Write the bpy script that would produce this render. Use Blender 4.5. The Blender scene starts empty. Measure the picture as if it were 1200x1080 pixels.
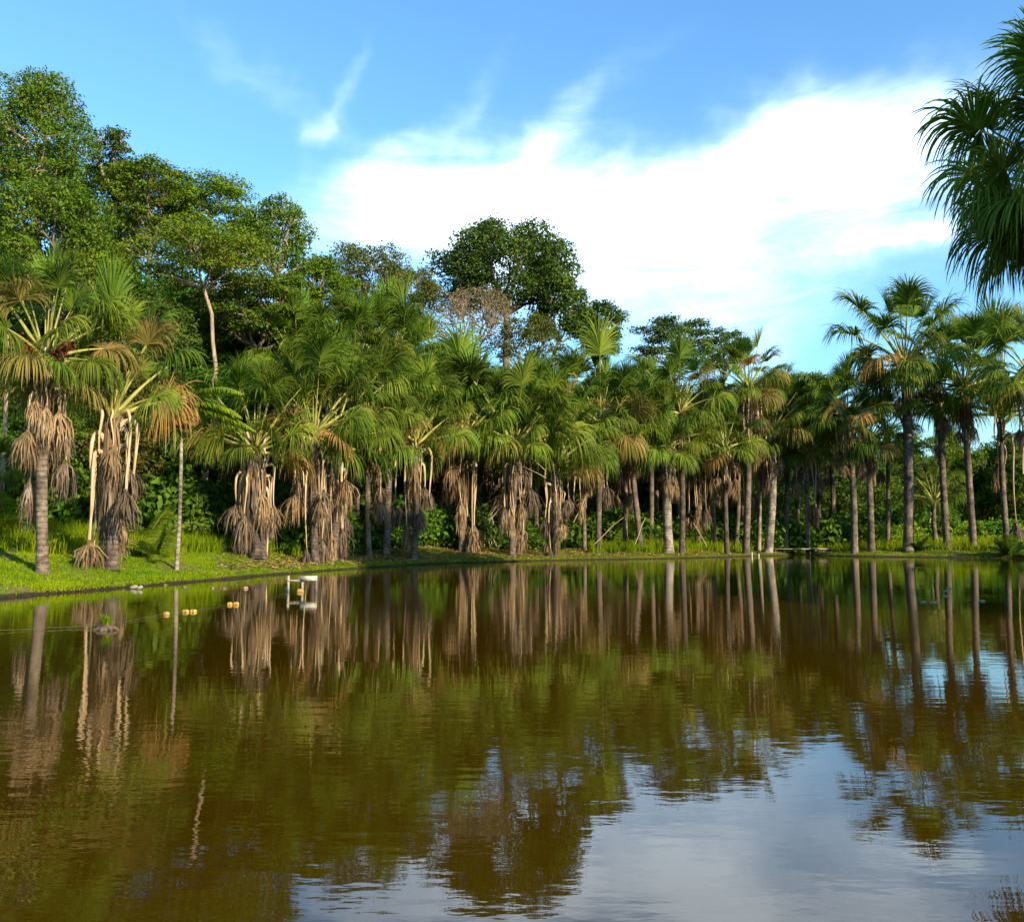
import bpy, math, random
import numpy as np
from mathutils import Vector

rng = np.random.default_rng(7)
random.seed(7)
R = math.radians
sc = bpy.context.scene

# ------------------------------------------------------------------ camera, sky, sun, exposure
F, CX, CY, HOR, EYE = 1040.0, 600.0, 540.0, 628.0, 1.5
PITCH = math.atan((HOR - CY) / F)
cam_d = bpy.data.cameras.new('camera')
cam = bpy.data.objects.new('camera', cam_d)
sc.collection.objects.link(cam)
cam.location = (0, 0, EYE)
cam.rotation_euler = (R(90) + PITCH, 0, 0)
cam_d.sensor_width = 36
cam_d.lens = F / 1200 * 36
cam_d.clip_end = 6000
sc.camera = cam

SUN_AZ, SUN_EL = 136.0, 22.0
world = bpy.data.worlds.new('World')
sc.world = world
world.use_nodes = True
sun_d = bpy.data.lights.new('sun', 'SUN')
sun_d.energy = 5.0
sun_d.angle = R(0.5)
sun_d.color = (1.0, 0.85, 0.60)
sun = bpy.data.objects.new('sun', sun_d)
sc.collection.objects.link(sun)
sdir = Vector((math.sin(R(SUN_AZ)) * math.cos(R(SUN_EL)), math.cos(R(SUN_AZ)) * math.cos(R(SUN_EL)), math.sin(R(SUN_EL))))
sun.rotation_euler = sdir.to_track_quat('Z', 'Y').to_euler()
sc.view_settings.view_transform = 'Standard'
sc.view_settings.look = 'None'
sc.view_settings.exposure = 1.1
sc.view_settings.gamma = 1
sc.cycles.max_bounces = 7
sc.cycles.diffuse_bounces = 3
sc.cycles.glossy_bounces = 3
sc.cycles.transmission_bounces = 3
sc.cycles.use_denoising = True
sc.cycles.caustics_reflective = False
sc.cycles.caustics_refractive = False
SKY_STRENGTH = 0.125


def build_world():
    nt = world.node_tree
    N, L = nt.nodes, nt.links
    N.clear()

    def mth(op, a, b=None, c=None, clamp=False):
        n = N.new('ShaderNodeMath')
        n.operation = op
        n.use_clamp = clamp
        for i, v in enumerate((a, b, c)):
            if v is None:
                continue
            if isinstance(v, (int, float)):
                n.inputs[i].default_value = v
            else:
                L.new(v, n.inputs[i])
        return n.outputs[0]
    out = N.new('ShaderNodeOutputWorld')
    bg = N.new('ShaderNodeBackground')
    bg.inputs[1].default_value = SKY_STRENGTH
    sky = N.new('ShaderNodeTexSky')
    sky.sky_type = 'NISHITA'
    sky.sun_disc = False
    sky.sun_elevation = R(SUN_EL)
    sky.sun_rotation = R(SUN_AZ)
    sky.air_density = 1.3
    sky.dust_density = 0.6
    sky.ozone_density = 1.6
    tc = N.new('ShaderNodeTexCoord')
    sep = N.new('ShaderNodeSeparateXYZ')
    L.new(tc.outputs['Generated'], sep.inputs[0])
    x, y, z = sep.outputs
    az = mth('ARCTAN2', x, y)
    el = mth('ARCSINE', z)
    # warp
    wn = N.new('ShaderNodeTexNoise')
    wn.inputs['Scale'].default_value = 3.0
    wn.inputs['Detail'].default_value = 5
    wn.inputs['Roughness'].default_value = 0.6
    L.new(tc.outputs['Generated'], wn.inputs['Vector'])
    ws = N.new('ShaderNodeSeparateColor')
    L.new(wn.outputs['Color'], ws.inputs[0])
    azw = mth('ADD', az, mth('MULTIPLY', mth('SUBTRACT', ws.outputs[0], 0.5), 0.34))
    elw = mth('ADD', el, mth('MULTIPLY', mth('SUBTRACT', ws.outputs[1], 0.5), 0.22))
    tot = None
    # azimuth, elevation, half widths, turn, weight of each cloud bank
    for (px, py, rx, ry, rot, w) in [
            (520, 268, 185, 70, 0, .85), (700, 262, 180, 56, -4, .62), (985, 192, 150, 66, 10, .88), (840, 225, 120, 45, 20, .4),
            (1050, 265, 80, 55, 0, .5), (860, 310, 240, 55, 0, .36), (800, 375, 300, 50, 0, .46), (1090, 320, 50, 18, 0, .4),
            (408, 90, 18, 100, -32, .32), (300, 80, 150, 22, -25, .3), (690, 150, 130, 24, 30, .36), (540, 120, 120, 26, 40, .3), (520, 185, 150, 34, 10, .26), (250, 130, 90, 30, 0, .12)]:
        a0 = math.atan((px - 600) / F)
        e0 = math.atan((HOR - py) / F)
        c, s = math.cos(R(rot)), math.sin(R(rot))
        da = mth('SUBTRACT', azw, a0)
        de = mth('SUBTRACT', elw, e0)
        p = mth('ADD', mth('MULTIPLY', da, c * F / rx), mth('MULTIPLY', de, s * F / rx))
        q = mth('ADD', mth('MULTIPLY', da, -s * F / ry), mth('MULTIPLY', de, c * F / ry))
        g = mth('MULTIPLY', mth('EXPONENT', mth('MULTIPLY', mth('ADD', mth('MULTIPLY', p, p), mth('MULTIPLY', q, q)), -1.0)), w)
        tot = g if tot is None else mth('ADD', tot, g)
    # fine cirrus structure, stretched
    mp = N.new('ShaderNodeMapping')
    mp.inputs['Rotation'].default_value = (0, R(32), 0)
    mp.inputs['Scale'].default_value = (0.8, 1.0, 3.2)
    L.new(tc.outputs['Generated'], mp.inputs['Vector'])
    fn = N.new('ShaderNodeTexNoise')
    fn.inputs['Scale'].default_value = 6.5
    fn.inputs['Detail'].default_value = 9
    fn.inputs['Roughness'].default_value = 0.6
    fn.inputs['Distortion'].default_value = 0.6
    L.new(mp.outputs[0], fn.inputs['Vector'])
    # other cloud banks that the rest of the sky holds
    on = N.new('ShaderNodeTexNoise')
    on.inputs['Scale'].default_value = 1.7
    on.inputs['Detail'].default_value = 3
    L.new(tc.outputs['Generated'], on.inputs['Vector'])
    front = mth('SMOOTH_MIN', mth('MULTIPLY', mth('SUBTRACT', y, 0.45), 4.0), 1.0, 0.1)
    front = mth('MAXIMUM', front, 0.0)
    other = mth('MULTIPLY', mth('SUBTRACT', 1.0, front), mth('MULTIPLY', mth('SUBTRACT', on.outputs[0], 0.5), 3.0))
    tot = mth('ADD', tot, mth('MAXIMUM', other, 0.0))
    dens = mth('ADD', mth('MULTIPLY', tot, 1.5), mth('MULTIPLY', mth('SUBTRACT', fn.outputs[0], 0.5), mth('ADD', 0.38, mth('MULTIPLY', tot, 2.1))))
    mr = N.new('ShaderNodeMapRange')
    mr.interpolation_type = 'SMOOTHSTEP'
    mr.inputs['From Min'].default_value = 0.05
    mr.inputs['From Max'].default_value = 2.0
    L.new(dens, mr.inputs['Value'])
    # tint (camera white balance of the air) and mix
    tint = N.new('ShaderNodeMix')
    tint.data_type = 'RGBA'
    tint.blend_type = 'MULTIPLY'
    tint.inputs['Factor'].default_value = 1.0
    L.new(sky.outputs[0], tint.inputs['A'])
    tint.inputs['B'].default_value = (0.55, 0.90, 1.2, 1)
    mx = N.new('ShaderNodeMix')
    mx.data_type = 'RGBA'
    L.new(mth('MULTIPLY', mth('POWER', mr.outputs[0], 1.35), 0.97), mx.inputs['Factor'])
    L.new(tint.outputs['Result'], mx.inputs['A'])
    mx.inputs['B'].default_value = (7.2, 8.6, 9.9, 1)
    L.new(mx.outputs['Result'], bg.inputs[0])
    L.new(bg.outputs[0], out.inputs[0])


build_world()


# ------------------------------------------------------------------ helpers
def ray(px, py):
    x, u = (px - CX) / F, (CY - py) / F
    return np.array([x, math.cos(PITCH) - u * math.sin(PITCH), math.sin(PITCH) + u * math.cos(PITCH)])


def at(px, py, Y):
    d = ray(px, py)
    return np.array([0, 0, EYE]) + d * (Y / d[1])


def on_water(px, py, z=0.0):
    d = ray(px, py)
    return np.array([0, 0, EYE]) + d * ((z - EYE) / d[2])


def build_mesh(name, V, groups, mats, smooth=False):
    """V: (n,3); groups: list of (faces array (m,k), material index)"""
    me = bpy.data.meshes.new(name)
    V = np.asarray(V, dtype=np.float32)
    me.vertices.add(len(V))
    me.vertices.foreach_set('co', V.ravel())
    li, ls, mi, off = [], [], [], 0
    for Fa, m in groups:
        Fa = np.asarray(Fa, dtype=np.int32)
        if len(Fa) == 0:
            continue
        k = Fa.shape[1]
        li.append(Fa.ravel())
        ls.append(off + np.arange(len(Fa), dtype=np.int32) * k)
        mi.append(np.full(len(Fa), m, dtype=np.int32))
        off += Fa.size
    li, ls, mi = np.concatenate(li), np.concatenate(ls), np.concatenate(mi)
    me.loops.add(len(li))
    me.loops.foreach_set('vertex_index', li)
    me.polygons.add(len(ls))
    me.polygons.foreach_set('loop_start', ls)
    me.polygons.foreach_set('material_index', mi)
    if smooth:
        me.polygons.foreach_set('use_smooth', np.ones(len(ls), dtype=bool))
    for m in mats:
        me.materials.append(m)
    me.update(calc_edges=True)
    return me


class MB:
    def __init__(self):
        self.V, self.G, self.n = [], {}, 0

    def add(self, V, Fa, m=0):
        V = np.asarray(V, dtype=float)
        Fa = np.asarray(Fa, dtype=int)
        self.G.setdefault((Fa.shape[1], m), []).append(Fa + self.n)
        self.V.append(V)
        self.n += len(V)

    def mesh(self, name, mats, smooth=False):
        return build_mesh(name, np.concatenate(self.V), [(np.concatenate(v), k[1]) for k, v in self.G.items()], mats, smooth)


def tube(mb, P, rad, sides=6, m=0, cap=True, flat=1.0):
    P = np.asarray(P, dtype=float)
    rad = np.broadcast_to(np.asarray(rad, dtype=float), (len(P),))
    T = np.gradient(P, axis=0)
    T /= np.linalg.norm(T, axis=1)[:, None] + 1e-9
    ref = np.array([0.13, 0.97, 0.1]) if abs(T[0][1]) < .8 else np.array([1., 0, 0])
    A = np.cross(T, ref)
    A /= np.linalg.norm(A, axis=1)[:, None] + 1e-9
    B = np.cross(T, A)
    a = np.linspace(0, 2 * math.pi, sides, endpoint=False)
    V = P[:, None, :] + rad[:, None, None] * (np.cos(a)[None, :, None] * A[:, None, :] + flat * np.sin(a)[None, :, None] * B[:, None, :])
    V = V.reshape(-1, 3)
    i = np.arange(len(P) - 1)[:, None] * sides
    j = np.arange(sides)[None, :]
    jn = (j + 1) % sides
    Fa = np.stack([i + j, i + jn, i + sides + jn, i + sides + j], -1).reshape(-1, 4)
    mb.add(V, Fa, m)
    if cap:
        e = (len(P) - 1) * sides
        mb.add(V[e:e + sides], [list(range(sides))], m)
        mb.add(V[:sides], [list(range(sides))[::-1]], m)


def box(mb, c, size, m=0, rot=0.0, tilt=0.0):
    c = np.array(c, float)
    s = np.array(size, float) / 2
    V = np.array([[x, y, z] for x in (-1, 1) for y in (-1, 1) for z in (-1, 1)], float) * s
    ct, st = math.cos(tilt), math.sin(tilt)
    V = V @ np.array([[ct, 0, st], [0, 1, 0], [-st, 0, ct]])
    cr, sr = math.cos(rot), math.sin(rot)
    V = V @ np.array([[cr, sr, 0], [-sr, cr, 0], [0, 0, 1]])
    mb.add(V + c, [[0, 1, 3, 2], [4, 6, 7, 5], [0, 4, 5, 1], [2, 3, 7, 6], [0, 2, 6, 4], [1, 5, 7, 3]], m)


def link(name, data, parent=None, loc=(0, 0, 0), rz=0.0, scale=1.0, rot=None):
    o = bpy.data.objects.new(name, data)
    sc.collection.objects.link(o)
    o.location = loc
    o.rotation_euler = rot if rot is not None else (0, 0, rz)
    o.scale = (scale,) * 3 if isinstance(scale, (int, float)) else scale
    o.parent = parent
    return o


def tag(o, label, cat, group=None, kind=None):
    if label:
        o['label'] = label
    if cat:
        o['category'] = cat
    if group:
        o['group'] = group
    if kind:
        o['kind'] = kind
    return o


# ------------------------------------------------------------------ materials
def new_mat(name):
    m = bpy.data.materials.new(name)
    m.use_nodes = True
    m.node_tree.nodes.clear()
    return m, m.node_tree.nodes, m.node_tree.links


def leaf_mat(name, cols, trans=0.35, rough=0.5, noise=1.0, objvar=0.25, spec=0.18, hue=1.0):
    m, N, L = new_mat(name)
    out = N.new('ShaderNodeOutputMaterial')
    geo = N.new('ShaderNodeNewGeometry')
    oi = N.new('ShaderNodeObjectInfo')
    tc = N.new('ShaderNodeTexCoord')
    nz = N.new('ShaderNodeTexNoise')
    nz.inputs['Scale'].default_value = noise
    nz.inputs['Detail'].default_value = 3
    L.new(tc.outputs['Object'], nz.inputs['Vector'])
    a = N.new('ShaderNodeMath')
    a.operation = 'MULTIPLY_ADD'
    L.new(geo.outputs['Random Per Island'], a.inputs[0])
    a.inputs[1].default_value = 0.55
    b = N.new('ShaderNodeMath')
    b.operation = 'MULTIPLY_ADD'
    L.new(nz.outputs[0], b.inputs[0])
    b.inputs[1].default_value = 1.3
    b.inputs[2].default_value = -0.42
    L.new(b.outputs[0], a.inputs[2])
    cr = N.new('ShaderNodeValToRGB')
    els = cr.color_ramp.elements
    for i, c in enumerate(cols):
        p = i / (len(cols) - 1)
        e = els[0] if i == 0 else (els[-1] if i == len(cols) - 1 else els.new(p))
        e.position = p
        e.color = (*c, 1)
    L.new(a.outputs[0], cr.inputs[0])
    hs = N.new('ShaderNodeHueSaturation')
    mr = N.new('ShaderNodeMapRange')
    mr.inputs['To Min'].default_value = 1 - objvar
    mr.inputs['To Max'].default_value = 1 + objvar
    L.new(oi.outputs['Random'], mr.inputs['Value'])
    L.new(mr.outputs[0], hs.inputs['Value'])
    mr2 = N.new('ShaderNodeMapRange')
    mr2.inputs['To Min'].default_value = 0.5 - objvar * .07 * hue
    mr2.inputs['To Max'].default_value = 0.5 + objvar * .05 * hue
    sh = N.new('ShaderNodeMath')
    sh.operation = 'FRACT'
    s2 = N.new('ShaderNodeMath')
    s2.operation = 'MULTIPLY'
    s2.inputs[1].default_value = 7.31
    L.new(oi.outputs['Random'], s2.inputs[0])
    L.new(s2.outputs[0], sh.inputs[0])
    L.new(sh.outputs[0], mr2.inputs['Value'])
    L.new(mr2.outputs[0], hs.inputs['Hue'])
    L.new(cr.outputs[0], hs.inputs['Color'])
    p = N.new('ShaderNodeBsdfPrincipled')
    p.inputs['Roughness'].default_value = min(.95, rough + .2)
    p.inputs['Specular IOR Level'].default_value = spec * .6
    L.new(hs.outputs[0], p.inputs['Base Color'])
    if trans > 0:
        t = N.new('ShaderNodeBsdfTranslucent')
        L.new(hs.outputs[0], t.inputs[0])
        mx = N.new('ShaderNodeMixShader')
        mx.inputs[0].default_value = trans
        L.new(p.outputs[0], mx.inputs[1])
        L.new(t.outputs[0], mx.inputs[2])
        L.new(mx.outputs[0], out.inputs[0])
    else:
        L.new(p.outputs[0], out.inputs[0])
    return m


def bark_mat(name, cols, sx=6, sz=2.0, bump=0.5, rings=0.0, rough=0.85):
    m, N, L = new_mat(name)
    out = N.new('ShaderNodeOutputMaterial')
    tc = N.new('ShaderNodeTexCoord')
    oi = N.new('ShaderNodeObjectInfo')
    mp = N.new('ShaderNodeMapping')
    mp.inputs['Scale'].default_value = (sx, sx, sz)
    add = N.new('ShaderNodeVectorMath')
    add.operation = 'ADD'
    L.new(tc.outputs['Object'], add.inputs[0])
    L.new(oi.outputs['Location'], add.inputs[1])
    L.new(add.outputs[0], mp.inputs[0])
    nz = N.new('ShaderNodeTexNoise')
    nz.inputs['Scale'].default_value = 1.0
    nz.inputs['Detail'].default_value = 8
    nz.inputs['Roughness'].default_value = 0.65
    L.new(mp.outputs[0], nz.inputs['Vector'])
    cr = N.new('ShaderNodeValToRGB')
    els = cr.color_ramp.elements
    for i, c in enumerate(cols):
        p = 0.3 + 0.42 * i / (len(cols) - 1)
        e = els[0] if i == 0 else (els[-1] if i == len(cols) - 1 else els.new(p))
        e.position = p
        e.color = (*c, 1)
    L.new(nz.outputs[0], cr.inputs[0])
    col = cr.outputs[0]
    h = nz.outputs[0]
    if rings > 0:
        wv = N.new('ShaderNodeTexWave')
        wv.wave_type = 'BANDS'
        wv.bands_direction = 'Z'
        wv.inputs['Scale'].default_value = rings
        wv.inputs['Distortion'].default_value = 2.2
        wv.inputs['Detail'].default_value = 2
        L.new(tc.outputs['Object'], wv.inputs['Vector'])
        rr = N.new('ShaderNodeMapRange')
        rr.inputs['From Min'].default_value = 0.0
        rr.inputs['From Max'].default_value = 0.35
        rr.inputs['To Min'].default_value = 0.62
        rr.inputs['To Max'].default_value = 1.0
        L.new(wv.outputs[1], rr.inputs['Value'])
        mm = N.new('ShaderNodeMix')
        mm.data_type = 'RGBA'
        mm.blend_type = 'MULTIPLY'
        mm.inputs['Factor'].default_value = 1
        L.new(col, mm.inputs['A'])
        L.new(rr.outputs[0], mm.inputs['B'])
        # lichen and damp stains, larger than the rings
        st = N.new('ShaderNodeTexNoise')
        st.inputs['Scale'].default_value = 1.7
        st.inputs['Detail'].default_value = 5
        L.new(add.outputs[0], st.inputs['Vector'])
        sr = N.new('ShaderNodeMapRange')
        sr.inputs['From Min'].default_value = 0.38
        sr.inputs['From Max'].default_value = 0.62
        sr.inputs['To Min'].default_value = 0.45
        sr.inputs['To Max'].default_value = 1.15
        L.new(st.outputs[0], sr.inputs['Value'])
        m2 = N.new('ShaderNodeMix')
        m2.data_type = 'RGBA'
        m2.blend_type = 'MULTIPLY'
        m2.inputs['Factor'].default_value = 1
        L.new(mm.outputs['Result'], m2.inputs['A'])
        L.new(sr.outputs[0], m2.inputs['B'])
        col = m2.outputs['Result']
    p = N.new('ShaderNodeBsdfPrincipled')
    p.inputs['Roughness'].default_value = rough
    p.inputs['Specular IOR Level'].default_value = 0.2
    L.new(col, p.inputs['Base Color'])
    bp = N.new('ShaderNodeBump')
    bp.inputs['Strength'].default_value = bump
    bp.inputs['Distance'].default_value = 0.03
    L.new(h, bp.inputs['Height'])
    L.new(bp.outputs[0], p.inputs['Normal'])
    L.new(p.outputs[0], out.inputs[0])
    return m


M_PALM = leaf_mat('palm_leaf_green', [(.042, .082, .006), (.11, .18, .012), (.22, .25, .028)], .42, .5, .7, .3, .35)
M_PALM_NEW = leaf_mat('palm_leaf_fresh', [(.05, .12, .01), (.11, .21, .012), (.19, .27, .03)], .5, .4, .7, .15, .35)
M_PALM_YEL = leaf_mat('palm_leaf_yellowing', [(.12, .13, .02), (.24, .2, .045), (.32, .22, .08)], .4, .5, .9, .25)
M_PALM_ORG = leaf_mat('palm_leaf_dying', [(.2, .12, .03), (.34, .2, .055), (.34, .23, .1)], .35, .6, .9, .2, .3, 0)
M_DEADGREY = leaf_mat('palm_leaf_weathered', [(.055, .04, .028), (.135, .097, .066), (.27, .2, .14)], .15, .85, 2.5, .3, .15, 0)
M_DEAD = leaf_mat('palm_leaf_dead', [(.09, .058, .034), (.23, .152, .085), (.42, .3, .17)], .2, .8, 2.5, .3, .15, 0)
M_PET = bark_mat('petiole_green', [(.13, .14, .03), (.24, .23, .05), (.33, .28, .09)], 4, 1.2, .2, 0, .5)
M_PETDEAD = bark_mat('petiole_dry', [(.24, .16, .09), (.42, .3, .18), (.55, .42, .28)], 8, 1.5, .3, 0, .7)
M_TRUNK = bark_mat('palm_trunk', [(.05, .038, .028), (.135, .1, .074), (.26, .2, .15)], 6, 9, .6, 1.9)
M_TRUNK_PALE = bark_mat('palm_trunk_pale', [(.12, .095, .07), (.235, .195, .15), (.36, .31, .25)], 6, 9, .5, 1.6)
M_TRUNK_DARK = bark_mat('palm_trunk_dark', [(.03, .022, .018), (.08, .06, .045), (.2, .15, .11)], 6, 5, .8, 1.9)
M_BOOT = bark_mat('leaf_base_dry', [(.15, .1, .065), (.3, .215, .145), (.48, .38, .28)], 9, 2, .6)
M_FRUIT = bark_mat('palm_fruit', [(.06, .008, .006), (.16, .02, .012), (.26, .05, .03)], 20, 20, .3)
M_BARK = bark_mat('bark_brown', [(.07, .05, .035), (.15, .11, .08), (.26, .2, .15)], 6, 2, .7)
M_BARK_PALE = bark_mat('bark_pale', [(.13, .09, .06), (.26, .19, .13), (.42, .34, .25)], 6, 2, .5)
M_T_GREEN = leaf_mat('tree_leaf_green', [(.025, .06, .005), (.08, .15, .009), (.17, .225, .018)], .35, .5, .45, .2)
M_T_LIGHT = leaf_mat('tree_leaf_light', [(.04, .085, .006), (.12, .195, .01), (.22, .27, .02)], .4, .5, .45, .2)
M_T_DARK = leaf_mat('tree_leaf_dark', [(.016, .04, .006), (.05, .095, .011), (.11, .155, .018)], .3, .45, .6, .15)
M_T_OLIVE = leaf_mat('tree_leaf_olive', [(.035, .05, .008), (.085, .1, .014), (.18, .16, .03)], .35, .6, .6, .2)
M_T_BROWN = leaf_mat('tree_leaf_brown', [(.1, .08, .04), (.17, .13, .06), (.24, .2, .08)], .3, .6, .6, .2)
M_SHRUB = leaf_mat('shrub_leaf', [(.02, .06, .005), (.065, .14, .01), (.13, .22, .018)], .35, .45, .8, .35)
M_SHRUB_LT = leaf_mat('shrub_leaf_light', [(.06, .13, .008), (.14, .24, .012), (.24, .32, .025)], .4, .5, .8, .25)
M_GRASS = leaf_mat('grass_blade', [(.06, .13, .001), (.15, .24, .0015), (.27, .3, .004)], .4, .6, .35, .0, .15)
M_GRASS_YEL = leaf_mat('grass_blade_yellow', [(.07, .13, .002), (.17, .235, .003), (.27, .28, .01)], .45, .6, .35, .0, .15)
M_GRASS_DRY = leaf_mat('grass_blade_dry', [(.05, .085, .004), (.12, .155, .008), (.23, .19, .035)], .35, .6, .5, .0, .1)
M_LITTER = leaf_mat('fallen_leaf', [(.14, .08, .03), (.27, .16, .06), (.36, .26, .12)], .1, .8, 2, .2)
M_WOOD = bark_mat('weathered_wood', [(.12, .1, .08), (.25, .22, .17), (.4, .36, .3)], 12, 12, .4)
M_WOOD_DARK = bark_mat('wet_wood', [(.03, .022, .016), (.08, .055, .035), (.15, .11, .07)], 12, 12, .5)
M_FLOAT_Y = bark_mat('float_yellow', [(.2, .12, .02), (.5, .28, .03), (.62, .4, .08)], 10, 10, .2, 0, .45)
M_FLOAT_O = bark_mat('float_orange', [(.12, .06, .02), (.34, .15, .03), (.45, .24, .07)], 10, 10, .2, 0, .5)
M_FLOAT_B = bark_mat('float_brown', [(.1, .06, .03), (.22, .14, .07), (.35, .25, .14)], 10, 10, .3, 0, .6)
M_ROPE = bark_mat('rope', [(.05, .045, .03), (.1, .09, .06), (.17, .15, .1)], 30, 30, .2)
M_WHITE = bark_mat('bleached_wood', [(.25, .22, .18), (.4, .37, .3), (.55, .5, .42)], 10, 10, .2)
M_STONE = bark_mat('pale_stone', [(.12, .1, .07), (.22, .19, .14), (.36, .32, .25)], 10, 10, .4)
M_BANANA = leaf_mat('banana_leaf', [(.09, .17, .006), (.2, .3, .01), (.32, .38, .03)], .45, .4, .8, .15)
M_FLOWER = leaf_mat('yellow_flower', [(.6, .35, .02), (.75, .5, .03), (.8, .6, .05)], .3, .6, 3, .1)


def ground_material():
    m, N, L = new_mat('bank_ground')
    out = N.new('ShaderNodeOutputMaterial')
    p = N.new('ShaderNodeBsdfPrincipled')
    p.inputs['Roughness'].default_value = 0.95
    p.inputs['Specular IOR Level'].default_value = 0.1
    geo = N.new('ShaderNodeNewGeometry')
    sep = N.new('ShaderNodeSeparateXYZ')
    L.new(geo.outputs['Position'], sep.inputs[0])

    def noise(s, d=6, r=.6):
        n = N.new('ShaderNodeTexNoise')
        n.inputs['Scale'].default_value = s
        n.inputs['Detail'].default_value = d
        n.inputs['Roughness'].default_value = r
        L.new(geo.outputs['Position'], n.inputs['Vector'])
        return n.outputs[0]

    def ramp(v, stops):
        c = N.new('ShaderNodeValToRGB')
        e = c.color_ramp.elements
        for i, (pp, col) in enumerate(stops):
            x = e[0] if i == 0 else (e[-1] if i == len(stops) - 1 else e.new(pp))
            x.position = pp
            x.color = (*col, 1)
        L.new(v, c.inputs[0])
        return c.outputs[0]

    def mix(f, a, b):
        n = N.new('ShaderNodeMix')
        n.data_type = 'RGBA'
        if isinstance(f, float):
            n.inputs['Factor'].default_value = f
        else:
            L.new(f, n.inputs['Factor'])
        L.new(a, n.inputs['A'])
        L.new(b, n.inputs['B'])
        return n.outputs['Result']
    g = ramp(noise(2.2), [(.3, (.035, .075, .002)), (.5, (.085, .14, .003)), (.7, (.17, .19, .006))])
    soil = ramp(noise(6), [(.3, (.09, .055, .028)), (.55, (.17, .115, .06)), (.75, (.26, .2, .1))])
    f = ramp(noise(.55, 7, .65), [(.48, (0, 0, 0)), (.64, (.85, .85, .85))])
    c = mix(f, g, soil)
    mud = ramp(noise(9), [(.3, (.012, .009, .005)), (.7, (.05, .036, .02))])
    mr = N.new('ShaderNodeMapRange')
    mr.inputs['From Min'].default_value = 0.12
    mr.inputs['From Max'].default_value = 0.06
    L.new(sep.outputs[2], mr.inputs['Value'])
    c = mix(mr.outputs[0], c, mud)
    L.new(c, p.inputs['Base Color'])
    b = N.new('ShaderNodeBump')
    b.inputs['Strength'].default_value = 0.7
    b.inputs['Distance'].default_value = 0.08
    L.new(noise(7, 8, .7), b.inputs['Height'])
    L.new(b.outputs[0], p.inputs['Normal'])
    L.new(p.outputs[0], out.inputs[0])
    return m


def water_material():
    m, N, L = new_mat('pond_water')
    out = N.new('ShaderNodeOutputMaterial')
    p = N.new('ShaderNodeBsdfPrincipled')
    p.inputs['Base Color'].default_value = (.038, .0195, .0003, 1)
    p.inputs['Roughness'].default_value = 0.015
    p.inputs['IOR'].default_value = 1.5
    geo = N.new('ShaderNodeNewGeometry')

    def noise(s, sc3, d=3, r=.5, rot=0.0):
        mp = N.new('ShaderNodeMapping')
        mp.inputs['Scale'].default_value = sc3
        mp.inputs['Rotation'].default_value = (0, 0, rot)
        L.new(geo.outputs['Position'], mp.inputs[0])
        n = N.new('ShaderNodeTexNoise')
        n.inputs['Scale'].default_value = s
        n.inputs['Detail'].default_value = d
        n.inputs['Roughness'].default_value = r
        L.new(mp.outputs[0], n.inputs['Vector'])
        return n.outputs[0]

    def mth(op, a, b):
        n = N.new('ShaderNodeMath')
        n.operation = op
        for i, v in enumerate((a, b)):
            if isinstance(v, (int, float)):
                n.inputs[i].default_value = v
            else:
                L.new(v, n.inputs[i])
        return n.outputs[0]
    wav = noise(4.2, (.6, 1.5, 1), 3, .5, .15)
    big = noise(.7, (.5, 1.2, 1), 2, .5, -.3)
    patch = N.new('ShaderNodeMapRange')
    patch.inputs['From Min'].default_value = 0.4
    patch.inputs['From Max'].default_value = 0.62
    patch.inputs['To Min'].default_value = 0.35
    patch.inputs['To Max'].default_value = 1.25
    L.new(noise(.11, (1, 1.6, 1), 3, .5, .5), patch.inputs['Value'])
    h = mth('ADD', mth('MULTIPLY', mth('MULTIPLY', wav, patch.outputs[0]), .0026), mth('MULTIPLY', big, .0030))
    b = N.new('ShaderNodeBump')
    b.inputs['Strength'].default_value = 1.0
    b.inputs['Distance'].default_value = 1.0
    L.new(h, b.inputs['Height'])
    L.new(b.outputs[0], p.inputs['Normal'])
    L.new(p.outputs[0], out.inputs[0])
    return m


# ------------------------------------------------------------------ pond outline and terrain
SHORE_PX = [(-60, 708), (0, 700), (60, 697), (130, 690), (165, 688), (200, 684), (250, 680), (300, 675), (350, 672), (400, 667.5), (440, 664.5), (480, 662),
            (540, 659.5), (600, 658), (650, 656.5), (700, 655.6), (760, 655), (830, 653.2), (900, 651), (926, 650.6), (934, 646.5), (950, 646.5), (957, 651), (1000, 652), (1060, 652.6),
            (1100, 653), (1150, 653.6), (1200, 654.2)]
POLY = [tuple(on_water(px, py)[:2]) for px, py in SHORE_PX]
POLY += [(37, 59), (36.5, 52), (30, 42.5), (23.5, 34), (17.5, 27.5), (14.75, 23.6), (13.6, 18), (13, 10), (8, 3.6), (3, 1.7), (0, 1.4), (-4, 1.7), (-9, 4), (-12.5, 9), (-13.2, 14)]
# smooth + roughen the outline
_P = np.array(POLY)
_d = []
for i in range(len(_P)):
    a, b = _P[i], _P[(i + 1) % len(_P)]
    n = max(1, int(np.linalg.norm(b - a) / 0.9))
    for k in range(n):
        _d.append(a + (b - a) * k / n)
_P = np.array(_d)
for _ in range(2):
    _P = .5 * _P + .25 * (np.roll(_P, 1, 0) + np.roll(_P, -1, 0))
_t = np.arange(len(_P))
_P[:, 0] += .10 * np.sin(_t * 1.7) + .07 * np.sin(_t * .61 + 1) + rng.normal(0, .04, len(_P))
_P[:, 1] += .12 * np.sin(_t * 1.3 + 2) + .12 * np.sin(_t * .47) + rng.normal(0, .05, len(_P))
A_, B_ = _P, np.roll(_P, -1, 0)


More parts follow.
